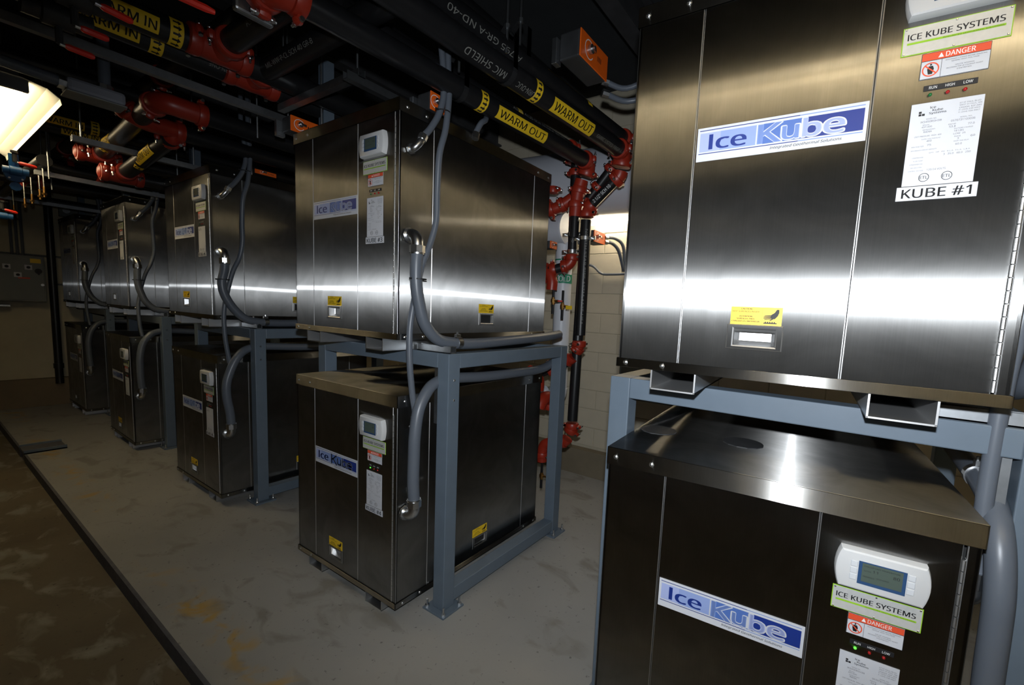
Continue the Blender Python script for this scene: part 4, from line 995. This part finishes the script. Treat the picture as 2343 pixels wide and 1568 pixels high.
# small brass drain valves hanging on the branches
for k, (x, y, z) in enumerate(((.86, 1.66, 2.02), (.93, 1.70, 1.98), (.835, 1.65, .50))):
    t = thing('drain_valve', ('small brass drain valve under the upper branch, left', 'small brass drain valve with yellow tag under the upper branch, right', 'small brass drain valve low behind cabinet number 4')[k], 'valve', (x, y, z), 0, 'small brass drain valves')
    multi('body', 'brass', t, lambda bm: (rod(bm, (0, 0, -.10), (0, 0, -.16), .014, 10), rod(bm, (0, 0, -.115), (0, 0, -.145), .020, 6), rod(bm, (0, 0, -.13), (.05, 0, -.13), .009, 8)), True)
    multi('nipple', 'black_paint', t, lambda bm: (rod(bm, (0, 0, 0), (0, 0, -.10), .011, 10), rod(bm, (0, 0, -.16), (0, 0, -.24), .012, 10)), True)
    B('lever', 'brass' if k else 'red_vinyl', t, .04, .09, -.006, .006, -.136, -.125, .002)
    if k == 1: B('tag', 'yellow_vinyl', t, .04, .10, -.012, -.010, -.155, -.125)
t = thing('red_branch', 'red valve branch entering the rear of cabinet number 3', 'valve')
tube('body', 'red_paint', t, smooth_path([(.70, 1.66, 2.12), (.80, 1.66, 2.12), (.84, 1.66, 2.06), (.84, 1.66, 1.98)], 5), .046, 16); coupling(t, (.78, 1.66, 2.12), (1, 0, 0), .046, (0, 0, 1))
t = thing('red_branch', 'red valve branch entering the rear of cabinet number 4, above', 'valve')
tube('body', 'red_paint', t, smooth_path([(.72, 1.55, 1.30), (.80, 1.55, 1.27), (.83, 1.55, 1.22), (.83, 1.55, 1.14)], 5), .046, 16); coupling(t, (.80, 1.55, 1.24), (1, 0, -.3), .044, (0, 0, 1))
t = thing('tag_box', 'white box with a red oval lying on top of cabinet number 4', 'box', (.95, 1.20, ZL+H))
B('body', 'white_vinyl', t, -.08, .04, -.18, .10, 0, .022, .003)
multi('oval_mark', 'red_vinyl', t, lambda bm: bm.faces.new([bm.verts.new((-.02+.03*math.cos(q), -.02+.06*math.sin(q), .0226)) for q in (R(20*k) for k in range(18))]))
t = thing('drain_plug', 'small red round cap behind the nearest lower cabinet lid', 'cap', (2.56, 1.45, ZL+H-.02))
multi('cap_body', 'red_vinyl', t, lambda bm: (rod(bm, (0, 0, 0), (0, 0, .03), .035, 16), rod(bm, (0, 0, .03), (0, 0, .05), .02, 12)), True)
t = thing('wall_panel', 'tall grey electrical panel on the back wall beside the nearest upper cabinet', 'panel', (1.10, 2.55, 0))
B('enclosure', 'panel_grey', t, 0, .62, 0, .148, .98, 2.30, .006); B('door', 'panel_grey', t, .02, .60, -.012, 0, 1.0, 2.28, .004); B('latch', 'zinc', t, .05, .07, -.03, -.012, 1.6, 1.7, .003)
for k, pts in enumerate(([(.55, 2.665, 2.32), (.68, 2.665, 2.29), (.78, 2.665, 2.215), (.9, 2.665, 2.205), (1.10, 2.665, 2.21)], [(.80, 2.665, 2.80), (.88, 2.665, 2.74), (1.2, 2.665, 2.74)])):
    o = tube('wall_conduit', 'conduit_grey', None, pts, .013, 10, 5); o['label'] = ('bent grey conduit across the block wall below the orange actuator', 'grey conduit on the wall above the wall light')[k]; o['category'] = 'conduit'

# ------------------------------------------------------------------ light fittings
def industrial_light(label, x0, x1, yc, z, w_=.36, group='fluorescent reflector fittings', tube='tube_glow'):
    tmat = tube
    t = thing('fluorescent_fixture', label, 'light', group=group)
    xo = [(-.5, -.004), (-.487, .030), (-.365, .072), (-.14, .094), (.14, .094), (.365, .072), (.487, .030), (.5, -.004)]
    def refl(bm):
        prof = [(yc+p[0]*w_, z+p[1]) for p in xo]+[(yc+p[0]*(w_+.006), z+p[1]+.003) for p in reversed(xo)]
        n = len(xo); A = [[bm.verts.new((x, y, q)) for y, q in prof] for x in (x0, x1)]
        for k in range(2*n):
            m_ = (k+1) % (2*n); bm.faces.new((A[0][k], A[0][m_], A[1][m_], A[1][k]))
        for k in range(n-1):
            for a in A: bm.faces.new((a[k], a[k+1], a[2*n-2-k], a[2*n-1-k]))
        bmesh.ops.recalc_face_normals(bm, faces=bm.faces)
    multi('reflector', 'reflector', t, refl)
    B('housing', 'box_paint', t, x0+.03, x1-.03, yc-.055, yc+.055, z+.098, z+.145, .004)
    for sy in (-.06, .06): globals()['tube']('tube', tmat, t, [(x0+.04, yc+sy, z+.045), (x1-.04, yc+sy, z+.045)], .017, 12)
    for x in (x0+.012, x1-.045): B('lamp_holder', 'box_paint', t, x, x+.035, yc-.09, yc+.09, z+.018, z+.093, .004)
    multi('chain', 'galvanised', t, lambda bm: (rod(bm, (x0+.15, yc, z+.135), (x0+.15, yc, 3.95), .004), rod(bm, (x1-.15, yc, z+.135), (x1-.15, yc, 3.95), .004)))
    return t
industrial_light('glowing fluorescent fitting with white reflector at the left edge', -3.92, -1.50, -.963, 3.0, .452, tube='tube_hot')
industrial_light('fluorescent fitting overhead, nearest the camera', 2.5, 4.92, -1.17, 3.0, .452, tube='tube_warm')
t = thing('wall_light', 'long fluorescent wall light above the orange actuator at the back', 'light')
B('housing', 'box_paint', t, .66, 1.90, 2.60, 2.692, 2.745, 2.80, .004); 
tube('tube', 'tube_glow', t, [(.67, 2.585, 2.715), (1.89, 2.585, 2.715)], .030, 16)
# conduit box near the lit fitting
t = thing('conduit_box', 'grey cast conduit box with a conduit entering from above, right of the lit fitting', 'conduit box', (-.47, -.79, 2.80))
multi('body', 'box_paint', t, lambda bm: (box(bm, -.075, .06, -.10, .12, -.015, .05, .016)))
B('cover', 'galvanised', t, -.078, .063, -.103, .123, -.022, -.014, .002)
tube('conduit', 'conduit_grey', t, [(.0, .05, .04), (.0, .05, .30), (.0, .05, .60)], .025, 14)
tube('conduit', 'conduit_grey', t, [(.02, -.09, .02), (.07, -.35, .02), (.16, -.9, .02)], .026, 14)
multi('fitting', 'zinc', t, lambda bm: (rod(bm, (0, .05, .045), (0, .05, .075), .034, 8), rod(bm, (.02, -.10, .02), (.025, -.13, .02), .034, 8)), True)
# valves with red lever handles, upper left
def lever_valve(label, p, q, body='dark_steel', up=.11):
    p, q = V(p), V(q); t = thing('lever_valve', label, 'valve', group='valves with red levers')
    multi('stem', 'dark_steel', t, lambda bm: (rod(bm, p, p+V((0, 0, .07)), .012, 8), rod(bm, p+V((0, 0, .06)), p+V((0, 0, .075)), .02, 6)), True)
    d = (q-p); tube('lever', 'zinc', t, [p, p+d*.18], .007, 8)
    tube('grip', 'red_vinyl', t, [p+d*.15, p+d*.25, p+d*.9, q], [.008, .013, .013, .008], 8)
    c = p+V((0, 0, up))
    k = .6 if up < 0 else 1
    tube('body', body, t, [c+V((0, q*k, 0)) for q in (-.10, -.05, -.045, .045, .05, .10)], [r_*k for r_ in (.04, .04, .05, .05, .04, .04)], 14)
lever_valve('valve with red lever at the top edge, right of the warm in labels', (.90, -.98, 2.80), (.925, -.735, 2.80))
lever_valve('valve with red lever crossing the upper warm in label', (.60, -.98, 2.80), (.578, -.875, 2.80))
lever_valve('valve with red lever just below the warm in labels', (.34, -.985, 2.80), (.334, -.89, 2.80))
lever_valve('valve with red lever nearest above the conduit box', (.10, -.99, 2.80), (.087, -.885, 2.80))
lever_valve('blue valve with a red lever below the lit fitting', (-2.0, -.90, 2.66), (-2.0, -.80, 2.65), 'blue_paint', -.06)
t = thing('butterfly_valve', 'blue cast valve body behind the lower corner of the lit fitting', 'valve', (-2.05, -.90, 2.58))
multi('body', 'blue_paint', t, lambda bm: (rod(bm, (-.02, 0, 0), (.02, 0, 0), .05, 18), rod(bm, (0, 0, .05), (0, 0, .14), .025, 12), rod(bm, (-.012, 0, -.08), (.012, 0, -.08), .03, 8)), True)
multi('bolts', 'zinc', t, lambda bm: [rod(bm, (-.04, .042*math.cos(a), .042*math.sin(a)), (.04, .042*math.cos(a), .042*math.sin(a)), .006) for a in (R(45+90*k) for k in range(4))])
lever_valve('farther valve with a red lever at the left edge', (-3.5, -.83, 2.49), (-3.5, -.74, 2.47), 'blue_paint', -.06)
# small brass thermometer wells and gauges in the dim run
for k, (x, y, z) in enumerate(((-3.1, -.62, 2.60), (-3.3, -.62, 2.60), (-3.7, -.62, 2.60), (-4.1, -.62, 2.60), (-4.8, -.62, 2.60))):
    t = thing('pressure_gauge', 'small brass fitting in the dark pipe run, %s from the lit fitting' % ('first', 'second', 'third', 'fourth', 'fifth')[k], 'fitting', (x, y, z), 0, 'small brass fittings under the far pipes')
    multi('well', 'brass', t, lambda bm: (rod(bm, (0, 0, 0), (0, 0, .09), .010, 8), rod(bm, (0, 0, .02), (0, 0, .035), .018, 6)), True)
    multi('stem', 'zinc', t, lambda bm: rod(bm, (0, 0, .09), (0, 0, .26), .006, 8))

# ------------------------------------------------------------------ far end wall
t = thing('control_box', 'grey wall-mounted control enclosure with three square push buttons at far left', 'control panel', (XW+.001, -.42, 0))
B('enclosure', 'panel_grey', t, 0, .25, -.60, .235, 1.60, 2.24, .006)
B('door', 'panel_grey', t, .25, .262, -.585, .22, 1.62, 2.22, .003)
for y, z in ((-.115, 2.07), (.080, 2.075), (-.02, 1.965)):
    b_ = B('push_button', 'white_vinyl', t, .262, .266, y-.035, y+.035, z-.033, z+.033)
    multi('cap', 'ink', b_, lambda bm, y=y, z=z: rod(bm, (.265, y, z), (.285, y, z), .018, 14), True)
B('yellow_tag', 'yellow_vinyl', t, .262, .265, .10, .20, 2.14, 2.20); B('red_label', 'red_ink', t, .262, .265, -.02, .09, 1.915, 1.935)
multi('selector_knob', 'ink', t, lambda bm: (rod(bm, (.262, .17, 2.03), (.285, .17, 2.03), .035, 14), box(bm, .285, .30, .162, .178, 1.98, 2.04)), True)
multi('latch', 'zinc', t, lambda bm: rod(bm, (.262, .20, 1.84), (.285, .20, 1.84), .018, 10), True)
o = B('wall_bracket', 'galvanised', None, XW, XW+.20, -.80, -.52, 1.52, 1.55, .003, label='small galvanised bracket under the control enclosure', category='bracket')
t = thing('wall_pipe', 'black vertical pipe down the end wall right of the control enclosure', 'pipe')
tube('barrel', 'black_paint', t, [(XW+.17, -.105, 3.3), (XW+.17, -.105, .40)], .045, 16); tube('foot_joint', 'black_paint', t, [(XW+.17, -.105, .70), (XW+.17, -.105, .63)], .055, 16)
for k, (z, y0, y1) in enumerate(((2.262, -1.0, 1.5), (1.862, -.12, 1.5))):
    o = tube('wall_rail', 'galvanised', None, [(XW+.03, y0, z), (XW+.03, y1, z)], .014, 8); o['label'] = ('thin horizontal conduit on the end wall above the control enclosure', 'thin horizontal conduit on the end wall, lower one')[k]; o['category'] = 'conduit'
for k, y in enumerate((-.46, -.41, -.36)):
    o = tube('wall_conduit', 'conduit_grey', None, [(XW+.1, y, 2.24), (XW+.1, y, 3.6)], .016, 8); o['label'] = 'one of three thin vertical conduits rising from the control enclosure, %s' % ('left', 'middle', 'right')[k]; o['category'] = 'conduit'
t = thing('junction_box', 'white junction box on the end wall above the farthest cabinet', 'box', (XW, .12, 2.95))
B('body', 'panel_grey', t, 0, .08, -.10, .25, -.09, .06, .004); multi('cable_gland', 'zinc', t, lambda bm: rod(bm, (.08, -.03, 0), (.10, -.03, 0), .04, 14), True)
